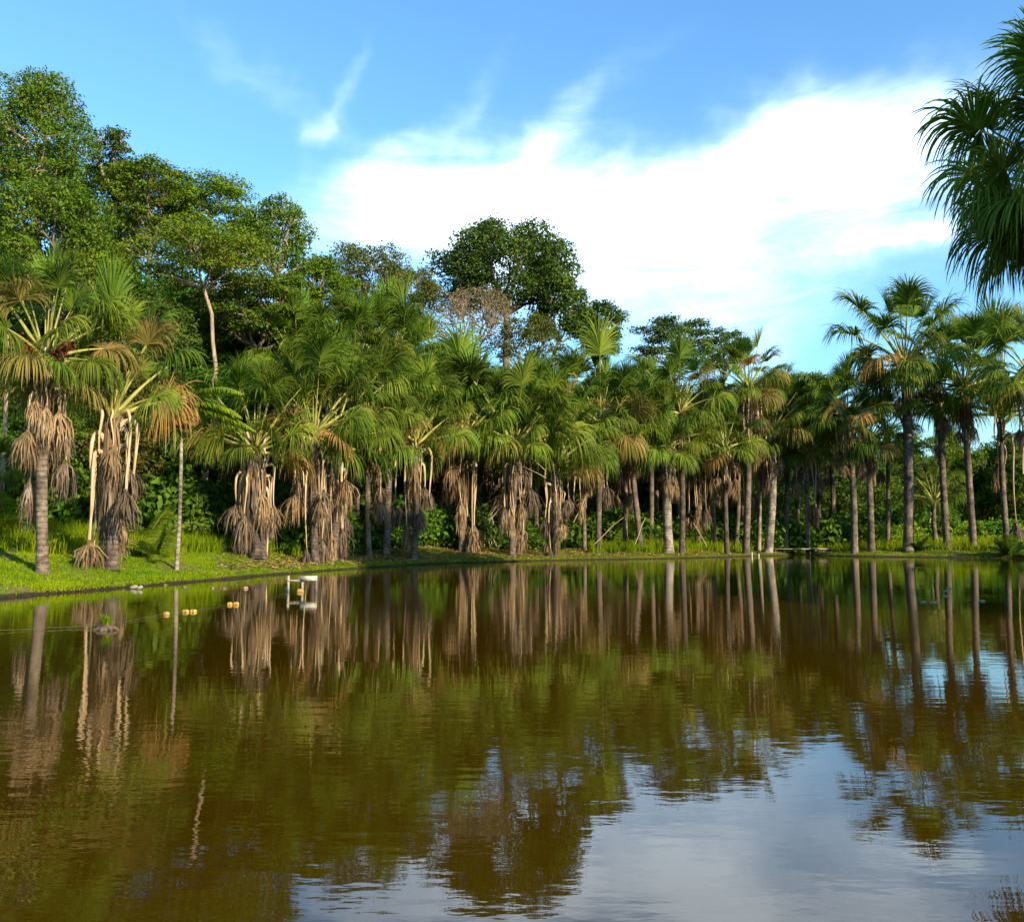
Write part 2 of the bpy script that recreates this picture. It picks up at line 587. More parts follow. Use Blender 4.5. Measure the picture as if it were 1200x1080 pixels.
def sdist(X, Y):
    """signed distance to the shore: positive on land"""
    X = np.atleast_1d(np.asarray(X, float))
    Y = np.atleast_1d(np.asarray(Y, float))
    best = np.full(X.shape, 1e9)
    inside = np.zeros(X.shape, bool)
    for (ax, ay), (bx, by) in zip(A_, B_):
        dx, dy = bx - ax, by - ay
        t = np.clip(((X - ax) * dx + (Y - ay) * dy) / (dx * dx + dy * dy + 1e-12), 0, 1)
        best = np.minimum(best, (X - ax - t * dx) ** 2 + (Y - ay - t * dy) ** 2)
        c = ((ay > Y) != (by > Y)) & (X < (bx - ax) * (Y - ay) / (by - ay + 1e-12) + ax)
        inside ^= c
    d = np.sqrt(best)
    return np.where(inside, -d, d)


def sstep(x):
    x = np.clip(x, 0, 1)
    return x * x * (3 - 2 * x)


def terrain(X, Y, d=None):
    X = np.atleast_1d(np.asarray(X, float))
    Y = np.atleast_1d(np.asarray(Y, float))
    if d is None:
        d = sdist(X, Y)
    left = np.interp(d, [-3, -.4, 0, .3, 2, 5, 12, 25, 60, 3000], [-1.2, -.35, -.02, .15, .42, .95, 2.1, 4.2, 9, 9])
    right = np.interp(d, [-3, -.4, 0, .3, 2, 5, 12, 25, 60, 3000], [-1.2, -.35, -.02, .15, .3, .5, .7, 1.0, 2.0, 3.0])
    w = sstep((4 - X) / 16) * sstep((Y - 4) / 8)
    z = left * w + right * (1 - w)
    bump = .07 * np.sin(X * 1.1 + .6 * Y) * np.sin(Y * .8 - .3 * X) + .04 * np.sin(X * 2.7 - 1) * np.sin(Y * 2.3)
    return z + bump * np.clip(d - .2, 0, 1)


def axis(lo, a, b, hi, step):
    fine = np.arange(a, b, step)
    out1, s, x = [], step, b
    while x < hi:
        out1.append(x)
        s *= 1.22
        x += s
    out0, s, x = [], step, a - step
    while x > lo:
        out0.append(x)
        s *= 1.22
        x -= s
    return np.array([lo] + out0[::-1] + list(fine) + out1 + [hi])


def build_ground():
    xs, ys = axis(-3000, -22, 40, 3000, .34), axis(-3000, -3, 80, 3000, .34)
    X, Y = np.meshgrid(xs, ys)
    Z = terrain(X.ravel(), Y.ravel())
    V = np.stack([X.ravel(), Y.ravel(), Z], 1)
    nx, ny = len(xs), len(ys)
    i = np.arange(ny - 1)[:, None] * nx
    j = np.arange(nx - 1)[None, :]
    Fa = np.stack([i + j, i + j + 1, i + nx + j + 1, i + nx + j], -1).reshape(-1, 4)
    me = build_mesh('ground', V, [(Fa, 0)], [ground_material()], True)
    tag(link('ground', me), 'grassy earth bank sloping down to the edge of the pond', None, None, 'structure')


build_ground()
_wm = build_mesh('water', [(-20, -4, 0), (45, -4, 0), (45, 82, 0), (-20, 82, 0)], [([[0, 1, 2, 3]], 0)], [water_material()])
tag(link('water', _wm), 'murky brown pond mirroring the palms and the cloudy sky', None, None, 'structure')


def hit(px, py, lo=14, hi=140):
    """where the line of sight through that point meets the terrain"""
    Ys = np.arange(lo, hi, .1)
    d = ray(px, py)
    P = np.array([0, 0, EYE])[None] + d[None] * (Ys / d[1])[:, None]
    T = terrain(P[:, 0], P[:, 1])
    k = np.nonzero((P[:, 2] <= T) & (T > 0.05))[0]
    return P[k[0]] if len(k) else None


# ------------------------------------------------------------------ fan palms
UP = np.array([0, 0, 1.])


def bend_path(p, v, length, n, droop):
    P = [np.array(p, float)]
    v = np.array(v, float)
    st = length / n
    for k in range(n):
        v = v + np.array([0, 0, -1.]) * droop * st
        v /= np.linalg.norm(v)
        P.append(P[-1] + v * st)
    return np.array(P), v


def ribbon(mb, P, W, m=0):
    """P (n,3) centre line, W (n,3) half-width vectors; last point is the tip"""
    n = len(P)
    V = np.concatenate([P[:-1] - W[:-1], P[:-1] + W[:-1], P[-1:]])
    k = n - 1
    q = [[i, k + i, k + i + 1, i + 1] for i in range(k - 1)]
    if q:
        mb.add(V, q, m)
    base = mb.n - len(V) if q else mb.n
    if q:
        mb.G.setdefault((3, m), []).append(np.array([[k - 1, 2 * k - 1, 2 * k]]) + base)
    else:
        mb.add(V, [[k - 1, 2 * k - 1, 2 * k]], m)


def fan_leaf(elev, seed, droop=.55, nseg=80, Lp=2.5, Lb=1.3, stiff=False):
    r = np.random.default_rng(seed)
    e = R(elev + r.normal(0, 3))
    d0 = np.array([math.cos(e), 0, math.sin(e)])
    pet = MB()
    P, d = bend_path((0.1, 0, 0), d0, Lp, 8, .10 + .10 * math.cos(e))
    t = np.linspace(0, 1, 9)
    tube(pet, P, .065 * (1 - t) ** 1.5 + .022, 5, 0, True, .7)
    hub = P[-1]
    # costa goes on a little into the blade
    s = np.cross(UP, d)
    if np.linalg.norm(s) < .2:
        s = np.array([0, 1., 0])
    s /= np.linalg.norm(s)
    roll = r.normal(0, .35)
    n = np.cross(d, s)
    s = s * math.cos(roll) + n * math.sin(roll)
    n = np.cross(d, s)
    bl = MB()
    span = R(42 if stiff else min(150, 172 - elev * 1.15))
    for i in range(nseg):
        a = -span + 2 * span * (i + .5) / nseg + r.normal(0, .02)
        fold = (.5 if elev > 40 else .22) * abs(math.sin(a)) + r.normal(0, .07)
        v = math.cos(a) * d + math.sin(a) * s + fold * n
        v /= np.linalg.norm(v)
        L = Lb * (1 - .22 * (abs(a) / span) ** 2) * (1 + r.normal(0, .09))
        st = hub + d * .22 * max(0, math.cos(a))
        dr = droop * (1 + r.normal(0, .25)) * (1 + .3 * math.sin(abs(a)))
        # stiff inner part, pendulous outer part
        P1, v1 = bend_path(st, v, L * .42, 2, dr * .35)
        P2, v2 = bend_path(P1[-1], v1, L * .58, 4, dr * 2.6)
        Q = np.concatenate([P1, P2[1:]])
        T = np.gradient(Q, axis=0)
        T /= np.linalg.norm(T, axis=1)[:, None]
        W = np.cross(n[None] + r.normal(0, .25, 3)[None], T)
        W /= np.linalg.norm(W, axis=1)[:, None] + 1e-9
        wid = np.array([.008, .019, .023, .019, .015, .010, 0])
        ribbon(bl, Q, W * wid[:, None])
    return bl, pet


def dead_leaf(seed, hang=2.0, out=.5, Lb=1.5, nst=46, spread=.34, blade=True):
    r = np.random.default_rng(seed)
    pet = MB()
    k = np.array([out, 0, .12 + r.uniform(-.1, .3)])
    P = [np.array([.1, 0, -.05]), k * [.5, 0, .8] + [.05, 0, 0], k, k + [.07, 0, -.12]]
    for q in np.linspace(.15, 1, 6):
        P.append(k + np.array([.09 + .05 * math.sin(q * 3 + seed), .05 * math.sin(q * 4 + seed * 2), -.12 - hang * q]))
    P = np.array(P)
    t = np.linspace(0, 1, len(P))
    tube(pet, P, .055 * (1 - t) + .024, 5, 0, True, .6)
    if not blade:
        return None, pet
    hub = P[-1]
    bl = MB()
    for i in range(nst):
        a = r.uniform(0, 2 * math.pi)
        rr = spread * math.sqrt(r.uniform(.02, 1))
        L = Lb * r.uniform(.45, 1.1) * (1 - .25 * (rr / spread) ** 2)
        ca, sa = math.cos(a), math.sin(a) * .75
        ts = np.array([0, .18, .42, .72, 1.0])
        flare = np.array([0, .5, .82, 1.0, 1.0 + r.uniform(-.25, .35)])
        stray = 1 + (r.uniform() < .12) * r.uniform(.3, .9)
        Q = np.stack([hub[0] + ca * stray * rr * flare + r.normal(0, .022, 5), hub[1] + sa * rr * flare + r.normal(0, .022, 5), hub[2] - L * ts + .10 * (1 - rr / spread) - .1 * rr / spread], 1)
        w = np.array([-sa, ca, 0]) + r.normal(0, .4, 3)
        w /= np.linalg.norm(w)
        ribbon(bl, Q, w[None] * np.array([.010, .017, .018, .013, 0])[:, None])
    return bl, pet


CLASSES = [88, 72, 58, 44, 28, 8, -12]
LEAF = {}
for ci, e in enumerate(CLASSES):
    LEAF[ci] = []
    for v in range(4):
        bl, pt = fan_leaf(e, 100 + ci * 10 + v, droop=[.2, .36, .55, .75, .9, 1.0, 1.0][ci], stiff=(ci == 0), nseg=60 if ci == 0 else 88,
                          Lp=[2.0, 2.3, 2.35, 2.15, 1.8, 1.4, 1.1][ci])
        bm_ = bl.mesh('leaf', [M_PALM])
        LEAF[ci].append((bm_, pt.mesh('petiole', [M_PET], True)))
DEADS = []
for i, (hg, ot, lb, sp) in enumerate([(2.0, .5, 1.5, .42), (2.7, .4, 1.3, .46), (1.3, .6, 1.6, .5), (3.1, .45, 1.5, .34), (.7, .5, 1.5, .44), (1.7, .75, 1.2, .4), (2.3, .3, 1.7, .3), (1.0, .35, 1.4, .5)]):
    bl, pt = dead_leaf(300 + i, hg, ot, lb, 120, sp)
    DEADS.append((bl.mesh('dead_leaf', [M_DEAD]), pt.mesh('dry_petiole', [M_PETDEAD], True)))
BARE = []
for i in range(3):
    _, pt = dead_leaf(340 + i, [1.2, 2.0, 2.6][i], [.4, .55, .35][i], blade=False)
    BARE.append(pt.mesh('dry_petiole', [M_PETDEAD], True))


def boot_mesh(seed, L):
    r = np.random.default_rng(seed)
    mb = MB()
    z = np.linspace(0, 1, 6)
    P = np.stack([.17 + .10 * z + .06 * np.sin(z * 5 + seed), .03 * np.sin(z * 4 + seed), L * z * (1 if seed % 2 else -1)], 1)
    tube(mb, P, .085 * (1 - .55 * z), 5, 0, True, .45)
    return mb.mesh('leaf_base', [M_BOOT], True)


BOOTS = [boot_mesh(i, [.5, .8, .6, 1.0][i % 4]) for i in range(4)]


def fruit_mesh():
    mb = MB()
    r = np.random.default_rng(5)
    P, _ = bend_path((.1, 0, .1), (.8, 0, .7), 1.1, 6, .5)
    tube(mb, P, .05 * np.linspace(1, .3, 7), 5)
    for i in range(110):
        t = r.uniform(.2, 1)
        k = int(t * 5.9)
        c = P[k] + r.normal(0, .09, 3)
        tube(mb, [c - [0, 0, .03], c, c + [0, 0, .03]], [.012, .034, .012], 4, 0, True)
    return mb.mesh('fruit_cluster', [M_FRUIT])


FRUIT = fruit_mesh()


def fibre_mesh(seed):
    r = np.random.default_rng(seed)
    mb = MB()
    for i in range(90):
        a = r.uniform(0, 6.28)
        z0 = r.uniform(-.9, .25)
        L = r.uniform(.4, 1.5)
        rr = 1.02 + r.uniform(0, .35) * (1 if r.uniform() < .7 else 2)
        t = np.array([0, .3, .65, 1.0])
        out = rr + np.array([-.1, .25, .4, .35]) * r.uniform(.2, 1.4)
        aa = a + np.cumsum(r.normal(0, .1, 4))
        Q = np.stack([np.cos(aa) * out * .2, np.sin(aa) * out * .2, z0 - L * t], 1)
        w = r.uniform(.012, .045)
        ribbon(mb, Q, np.stack([-np.sin(aa), np.cos(aa), r.normal(0, .2, 4)], 1) * np.array([w * .7, w, w * .7, 0])[:, None])
    return mb.mesh('dry_fibres', [M_DEAD])


FIBRES = [fibre_mesh(60 + i) for i in range(3)]
FAN_GROUP = 'fan palms along the pond'


def slot(o, mat):
    o.material_slots[0].link = 'OBJECT'
    o.material_slots[0].material = mat


def fan_palm(label, bx, by, ax, ay, top, tw, nlive=17, ndead=8, Y=None, emin=-5, yel=.12, tone='mid', hang=1.0, fruit=0, skirt=0, fresh=1, boots=10, wide=1.0, deadlow=0.0, bare=3):
    r = np.random.default_rng(int(bx * 7 + by))
    if Y is None:
        h = hit(bx, by)
        Y = h[1] if h is not None else 60
    Y = max(Y, float(np.interp(bx, [q[0] for q in SHORE_PX], [on_water(*q)[1] for q in SHORE_PX])) + 1.3) if -60 < bx < 1200 and not (925 < bx < 958) else Y
    base = at(bx, by, Y)
    base[2] = terrain(base[0], base[1])[0] - .03
    apex = at(ax, ay, Y)
    s = (ay - top) * Y / F / 3.8
    rad = tw * Y / F / 2
    root = link('fan_palm', None, None, base)
    tag(root, label, 'palm tree', FAN_GROUP)
    A = apex - base
    H = A[2]
    # trunk
    nz = int(max(24, min(130, H / .09)))
    t = np.linspace(0, 1, nz)
    bow = .012 * H * math.sin(bx)
    P = np.stack([A[0] * t + bow * np.sin(math.pi * t), A[1] * t + .25 * np.sin(math.pi * t) * math.sin(by), A[2] * t], 1)
    rr = rad * (1 + .28 * np.exp(-t * H / .35) - .12 * t + .02 * np.where(np.arange(nz) % 2, 1, -1) + r.normal(0, .018, nz))
    mb = MB()
    tube(mb, P, rr, 12)
    tm = {'mid': M_TRUNK, 'pale': M_TRUNK_PALE, 'dark': M_TRUNK_DARK}[tone]
    link('trunk', mb.mesh('trunk', [tm], True), root)
    # dry leaf bases round the top of the trunk
    for k in range(boots):
        q = 1 - (k + .5) / boots * .28
        c = np.array([np.interp(q, t, P[:, i]) for i in range(3)])
        link('leaf_base', BOOTS[k % 4], root, c, k * 2.4 + bx, (rad / .2, rad / .2, s))
    for k in range((2 if boots > 12 else 1) if boots > 8 and int(bx) % 4 else 0):
        o = link('dry_fibres', FIBRES[(k + int(bx)) % 3], root, A * (1 - .13 * k) - [0, 0, .15], k * 2 + bx, (rad / .19, rad / .19, s * 1.1))
        o['kind'] = 'stuff'
        if k:
            slot(o, M_DEADGREY)
    # living leaves
    nlive = int(nlive * 1.6)
    wide *= .8
    off = r.uniform(0, 6.28)
    for k in range(nlive):
        q = (k + .3) / nlive
        el = 90 - (90 - emin) * q ** .85
        ci = int(np.argmin([abs(el - c) for c in CLASSES]))
        bm_, pm_ = LEAF[ci][k % 4]
        sc_ = s * (1 + r.normal(0, .10)) * (.86 + .14 * (ci > 1))
        lf = link('leaf', bm_, root, A + np.array([0, 0, .25 * s * (1 - q)]), off + k * 2.39996 + r.normal(0, .15), (sc_ * wide, sc_ * wide, sc_))
        pe = link('petiole', pm_, lf)
        if ci <= 1 and k < 3 and fresh:
            slot(lf, M_PALM_NEW)
        elif r.uniform() < yel * 2.2 * q ** 3:
            slot(lf, M_PALM_YEL if r.uniform() < .75 else M_PALM_ORG)
    # dead leaves hanging from their folded stalks
    for k in range(ndead):
        dm, pm = DEADS[int(r.integers(0, 8))]
        z = -r.uniform(.0, .9) * s - deadlow * r.uniform(.3, 1)
        sc_ = s * .80 * hang * r.uniform(.8, 1.12)
        o = link('dead_leaf', dm, root, A + np.array([0, 0, z]), off + k * 2.39996 + 1 + r.normal(0, .3), (sc_, sc_, sc_ * r.uniform(.85, 1.15)))
        if r.uniform() < .5:
            slot(o, M_DEADGREY)
        link('dry_petiole', pm, o)
    for k in range(skirt):
        dm, pm = DEADS[4]
        sc_ = s * .62 * r.uniform(.9, 1.2)
        o = link('dead_leaf', dm, root, A + np.array([0, 0, -.5 * s - r.uniform(.1, .9) * s]), k * 2.39996, (sc_ * .8, sc_ * .8, sc_))
        link('dry_petiole', pm, o)
    for k in range(bare if ndead else 0):
        link('dry_petiole', BARE[k % 3], root, A + np.array([0, 0, -.2 * s * k]), off + k * 1.9, 0.8 * s * hang)
    for k in range(fruit):
        link('fruit_cluster', FRUIT, root, A + np.array([0, 0, -.1]), -1.9 + k * 1.5, s * 1.1)
    return root


fan_palm('stout fan palm farthest left on the lawn, with two dark red fruit clusters', 50, 672, 53, 425, 272, 13, 21, 10, emin=-8, yel=.3, fruit=2, deadlow=.9, hang=1.2)
fan_palm('fan palm with pale shredded upper trunk, second from the left on the lawn', 131, 668, 131, 492, 297, 14, 15, 8, emin=22, yel=.25, hang=1.05, boots=18, bare=6, wide=.8)
fan_palm('short stout fan palm whose grey brooms of dead leaves reach nearly to the grass', 303, 655, 299, 532, 393, 17, 21, 13, emin=8, yel=.1, tone='dark', hang=.95, deadlow=.6, boots=16, bare=6)
fan_palm('fan palm with blackened trunk foot directly behind the wooden frame', 369, 660, 368, 512, 382, 10, 17, 11, emin=10, tone='dark', deadlow=.8, bare=6)
fan_palm('fan palm just right of the black footed one, skirt of brown dead leaves', 391, 656, 390, 522, 365, 10, 17, 12, emin=12, deadlow=.9, hang=.9)
fan_palm('tall back row fan palm with bare tan trunk, left one of the twin trunks', 418, 635, 415, 440, 334, 9, 19, 2, Y=47, emin=-5, boots=4)
fan_palm('slim fan palm with grey foot between the two bare tan trunks', 432, 652, 435, 500, 398, 7, 16, 7, emin=0, hang=1.1)
fan_palm('tall back row fan palm with orange tan ringed trunk, right one of the twins', 453, 636, 453, 448, 317, 9, 21, 1, Y=48, emin=-8, boots=4)
fan_palm('fan palm with yellow stalks spread like a vase, left of the dark back row trunk', 485, 656, 487, 526, 398, 8, 17, 8, emin=12, yel=.18, hang=1.05)
fan_palm('dark trunked fan palm half hidden behind its lighter neighbour near the middle', 527, 641, 528, 500, 405, 7, 16, 4, Y=56, tone='dark', emin=-8)
fan_palm('fan palm with grey ringed trunk and two brown brooms, crown leaning right, near the middle', 541, 647, 543, 518, 384, 9, 18, 8, emin=4, yel=.2, hang=1.05)
fan_palm('fan palm with one broad brown broom right of its trunk, centre of the row', 600, 652, 603, 527, 400, 8, 18, 9, emin=4, yel=.15, hang=1.0, bare=6)
fan_palm('fan palm with bright yellow stalks above a low brown skirt reaching the bank', 649, 652, 650, 548, 424, 9, 19, 13, emin=14, yel=.18, tone='dark', hang=.75, deadlow=1.2)
fan_palm('thin low fan palm between the yellow stalked palm and a tall grey trunk', 685, 641, 683, 545, 465, 5, 14, 3, Y=62, emin=-10)
fan_palm('fan palm with smooth grey brown trunk and wide drooping crown, behind the fallen sticks', 701, 640, 704, 500, 385, 7, 18, 3, Y=62, emin=-12, yel=.3)
fan_palm('fan palm with upright trunk beside a leaning one, right of the centre', 733, 641, 735, 522, 425, 6, 16, 3, Y=64, emin=-12)
fan_palm('fan palm whose bare brown trunk leans to the left', 751, 640, 736, 505, 412, 7, 16, 2, Y=63, emin=-12)
fan_palm('fan palm with thick pale ringed trunk and a round brown skirt halfway up', 784, 648, 783, 524, 434, 11, 17, 0, emin=-14, tone='pale', skirt=9, yel=.2, boots=6)
fan_palm('dark ringed fan palm just behind the thick pale trunk', 799, 641, 797, 485, 390, 7, 17, 2, Y=63, tone='dark', emin=-12, yel=.1)
fan_palm('fan palm half covered in tan dead leaves, set back in the undergrowth', 818, 624, 820, 525, 440, 6, 16, 10, Y=70, emin=-5, hang=1.1)
fan_palm('slender dark fan palm right of the tan leaf curtain', 852, 641, 850, 528, 455, 6, 16, 5, Y=64, tone='dark', emin=-10)
fan_palm('tall fan palm with golden lower leaves and a dark ringed trunk', 874, 641, 877, 458, 379, 8, 20, 9, emin=-10, Y=64, yel=.45, hang=1.2)
fan_palm('fan palm with the palest thick trunk under a brown skirt', 900, 645, 905, 508, 418, 10, 17, 2, Y=63, tone='pale', skirt=9, emin=-12, yel=.2, boots=6)
fan_palm('slim fan palm with straight white trunk set back in the shrubs', 933, 615, 934, 508, 432, 5, 16, 3, Y=78, tone='pale', emin=-10)
fan_palm('small fan palm with drooping dry fronds above broad leaved shrubs', 958, 620, 957, 535, 478, 5, 12, 6, Y=76, tone='pale', emin=-5, yel=.4)
fan_palm('fan palm with rusty brown broom, first right of the plank bridge', 1001, 640, 992, 492, 406, 8, 17, 3, Y=67, emin=-10, skirt=2)
fan_palm('fan palm second in the right hand group, dense dark crown', 1021, 638, 1017, 520, 440, 8, 18, 3, Y=67, emin=-14)
fan_palm('tallest fan palm of the right hand group, crown high above the others', 1064, 638, 1060, 430, 316, 12, 21, 0, Y=66, emin=-18, skirt=5, yel=.1, fresh=0)
fan_palm('fan palm with a small ragged crown between two taller palms', 1110, 638, 1102, 478, 418, 8, 13, 2, Y=67, emin=-15, skirt=3)
fan_palm('fan palm with dark fibrous patch midway up its trunk, near the right edge', 1141, 638, 1130, 458, 350, 8, 19, 0, Y=66, emin=-14, skirt=3, fresh=0)
fan_palm('fan palm with long thin bare stalks under its crown, nearly at the right edge', 1180, 625, 1173, 487, 330, 7, 13, 2, Y=70, emin=12, fresh=0)
fan_palm('young stemless looking fan palm standing among the right hand trunks', 1098, 637, 1094, 588, 529, 6, 13, 0, Y=70, emin=0, boots=3)
fan_palm('shaggy fan palm cut by the right edge of the view on the far bank', 1218, 640, 1214, 450, 340, 9, 18, 5, Y=60, emin=-15, fresh=0)
fan_palm('large dark fan palm close by on the right, crown hanging in against the cloud', 1268, 640, 1266, 240, -30, 16, 44, 4, Y=24, emin=-24, yel=.0, fresh=0, hang=.6, wide=.98)
fan_palm('low fan palm at the left edge with a drooping brown skirt', -6, 640, -4, 560, 500, 9, 14, 6, Y=31, emin=-5, hang=.8)
fan_palm('leafy fan palm behind the short stout one, crown of grey green fans', 340, 630, 350, 440, 326, 8, 20, 2, Y=46, emin=-12, boots=4)
fan_palm('fan palm crown rising behind the vase shaped palm', 478, 640, 480, 462, 342, 7, 19, 2, Y=56, emin=-10, boots=4)
fan_palm('fan palm in the back row left of the centre palm', 572, 640, 576, 500, 408, 6, 17, 4, Y=62, emin=-10, boots=4)
fan_palm('fan palm in the back row right of the centre palm', 628, 640, 630, 490, 400, 6, 18, 4, Y=62, emin=-10, boots=4)
fan_palm('fan palm in the back row above the yellow stalked palm', 666, 640, 670, 480, 402, 6, 18, 2, Y=64, emin=-10, boots=4)
fan_palm('fan palm with bright new leaf behind the leaning trunk', 762, 640, 760, 480, 412, 6, 17, 2, Y=68, emin=-12, boots=4)
fan_palm('fan palm filling the gap left of the golden leaved palm', 836, 640, 832, 505, 428, 6, 17, 4, Y=70, emin=-12, boots=4)
fan_palm('dark fan palm in the back row right of the golden leaved palm', 920, 636, 925, 500, 422, 6, 17, 3, Y=72, emin=-12, boots=4)
fan_palm('dark fan palm behind the rusty broom palm', 975, 634, 972, 500, 430, 6, 17, 3, Y=78, emin=-12, boots=4)

for bx, ay, top, tone, dead, lab in [
        (466, 505, 430, 'mid', 3, 'slender back row fan palm just right of the orange tan trunk'),
        (512, 520, 440, 'dark', 4, 'slender dark back row fan palm right of the vase shaped palm'),
        (560, 515, 436, 'mid', 3, 'slender back row fan palm just right of the palm with two brooms'),
        (588, 525, 450, 'dark', 5, 'thin dark back row fan palm left of the one broad broom'),
        (616, 520, 440, 'mid', 3, 'thin back row fan palm right of the one broad broom'),
        (716, 515, 440, 'mid', 3, 'slender fan palm between smooth grey brown trunk and upright trunk'),
        (770, 520, 445, 'mid', 4, 'thin grey fan palm left of the thick pale ringed trunk'),
        (808, 535, 450, 'mid', 6, 'thin back row fan palm left of the tan leaf curtain'),
        (862, 530, 450, 'mid', 4, 'thin back row fan palm left of the golden leaved palm'),
        (889, 525, 445, 'pale', 3, 'thin pale fan palm close left of the palest thick trunk'),
        (946, 530, 455, 'mid', 5, 'thin back row fan palm right of the slim white trunk'),
        (1040, 510, 440, 'mid', 1, 'slim fan palm left of the tallest right hand palm')]:
    fan_palm(lab, bx, 640, bx + 3 * math.sin(bx), ay, top, 5, 12, dead, Y=71 if bx > 700 else 62, emin=-10, tone=tone, boots=6, bare=1, hang=1.2)

# ------------------------------------------------------------------ feather palms and young plants


def feather_frond(mb, p, v, L, droop, seed, leafl=.42, n=34, m=0, mp=1, side=None, hangl=.6, w=.02):
    r = np.random.default_rng(seed)
    P, _ = bend_path(p, v, L, 14, droop)
    tube(mb, P, np.linspace(.022, .006, 15), 4, mp)
    T = np.gradient(P, axis=0)
    T /= np.linalg.norm(T, axis=1)[:, None]
    for i in range(n):
        t = .1 + .9 * i / n
        k = t * 14
        a = int(min(13, k))
        f = k - a
        c = P[a] * (1 - f) + P[min(14, a + 1)] * f
        tt = T[a]
        s = np.cross(tt, UP)
        s /= np.linalg.norm(s) + 1e-9
        ln = leafl * math.sin(math.pi * (.12 + .86 * t)) ** .6
        for sg in (-1, 1):
            vv = s * sg + tt * .55 + UP * .12 + r.normal(0, .06, 3)
            vv /= np.linalg.norm(vv)
            Q, _ = bend_path(c, vv, ln, 3, hangl / max(ln, .1) * 1.4)
            W = np.cross(tt, Q[1] - Q[0])
            W = np.cross(Q[1] - Q[0], W)
            W = tt[None] * np.array([.6, 1, .7, 0])[:, None] * w
            ribbon(mb, Q, W, m)


def thin_palm():
    base = hit(207, 668)
    Y = base[1]
    top = at(212, 478, Y)
    root = link('feather_palm', None, None, base - [0, 0, .03])
    tag(root, 'thin pole like palm with yellow arching feather fronds on the left lawn', 'palm tree')
    A = top - base
    mb = MB()
    t = np.linspace(0, 1, 60)
    P = A[None] * t[:, None]
    P[:, 0] += .06 * np.sin(t * 3)
    tube(mb, P, (.075 - .02 * t) * (1 + .05 * np.where(np.arange(60) % 5 == 0, 1, 0)), 9)
    link('trunk', mb.mesh('trunk', [M_TRUNK_PALE], True), root)
    mb = MB()
    tube(mb, A[None] + np.stack([np.zeros(6), np.zeros(6), np.linspace(-.9, .3, 6)], 1), [.06, .075, .08, .07, .05, .03], 9)
    link('crownshaft', mb.mesh('crownshaft', [M_PALM_YEL], True), root)
    for i, (vx, vy, vz, L, dr, mat) in enumerate([
            (1, -.2, 1.1, 2.3, .55, M_BANANA), (1, .1, .5, 2.0, .55, M_BANANA), (1, .3, .05, 2.4, .25, M_BANANA), (.5, .9, .9, 2.0, .6, M_PALM_NEW), (-.2, .8, 1.2, 1.8, .7, M_PALM_NEW),
            (-1, -.2, .75, 1.3, 1.1, M_PALM_ORG), (-.9, .4, .3, 1.2, 1.4, M_PALM_ORG), (.5, -.8, .3, 1.1, 1.7, M_PALM_ORG), (-.3, -.9, .4, 1.0, 1.8, M_PALM_ORG), (.1, -.5, -.3, .9, 1.4, M_PALM_YEL)]):
        mb = MB()
        v = np.array([vx, vy, vz], float)
        feather_frond(mb, A + [0, 0, .1], v / np.linalg.norm(v), L * 1.12, dr, i, leafl=.72, n=64, w=.032)
        link('frond', mb.mesh('frond', [mat, M_PET]), root)


thin_palm()


def low_feather(name, label, px, py, s, n, mat, seed, Y=None):
    base = hit(px, py) if Y is None else at(px, py, Y)
    base = np.array(base)
    base[2] = terrain(base[0], base[1])[0]
    root = link(name, None, None, base)
    tag(root, label, 'young palm')
    r = np.random.default_rng(seed)
    for i in range(n):
        mb = MB()
        a = i * 2.4 + seed
        e = r.uniform(.35, 1.3)
        v = np.array([math.cos(a) * math.cos(e), math.sin(a) * math.cos(e), math.sin(e)])
        feather_frond(mb, (0, 0, .05), v, s * r.uniform(.8, 1.2), .7 / s, i + seed * 20, leafl=.3 * s, n=30, w=.017 * s)
        link('frond', mb.mesh('frond', [mat, M_PET]), root)


low_feather('young_palm', 'bushy young palm between the second fan palm and the thin pole palm', 178, 655, 1.5, 16, M_T_LIGHT, 3)
low_feather('young_palm', 'taller dark young palm rising behind the bushy one', 170, 640, 2.2, 12, M_T_LIGHT, 8)
low_feather('young_palm', 'tiny palm tuft at the foot of the tallest right hand palm', 1076, 642, 1.3, 12, M_T_GREEN, 5, 66)
low_feather('young_palm', 'low spiky palm tuft at the waterline near the right edge', 1184, 648, 1.7, 14, M_T_GREEN, 6, 61)
low_feather('young_palm', 'young palm tuft at the left edge on the taller grass', 8, 600, 2.4, 12, M_T_LIGHT, 9, 32)
low_feather('young_palm', 'slender young palm under the two grey trunks right of the centre', 722, 640, 3.2, 9, M_T_GREEN, 11, 66)


def banana_plant():
    Y = 40
    base = at(229, 614, Y)
    base[2] = terrain(base[0], base[1])[0]
    root = link('banana_plant', None, None, base)
    tag(root, 'small banana plant with orange brown stem in front of the dark undergrowth', 'banana plant')
    mb = MB()
    H = 1.3
    tube(mb, [(0, 0, 0), (-.03, 0, .5), (-.1, 0, H)], [.14, .1, .06], 8)
    link('stem', mb.mesh('stem', [M_LITTER], True), root)
    for i, (vx, vy, vz, L, mat) in enumerate([(1, -.4, .8, 1.2, M_BANANA), (-1, -.2, .9, 1.3, M_SHRUB), (.2, .3, 1.5, 1.5, M_T_GREEN), (-.6, .5, 1.2, 1.4, M_SHRUB), (.9, .4, 1.0, 1.5, M_T_GREEN), (-.8, -.6, .4, 1.0, M_BANANA)]):
        v = np.array([vx, vy, vz])
        v = v / np.linalg.norm(v)
        P, _ = bend_path((-.1, 0, H - .1), v, L, 9, .9)
        s = np.cross(v, UP)
        s /= np.linalg.norm(s)
        w = np.array([.03, .05, .14, .2, .22, .22, .2, .15, .08, .0])
        mb = MB()
        ribbon(mb, P, s[None] * w[:, None])
        link('leaf', mb.mesh('leaf', [mat]), root)


banana_plant()

# ------------------------------------------------------------------ broadleaf trees


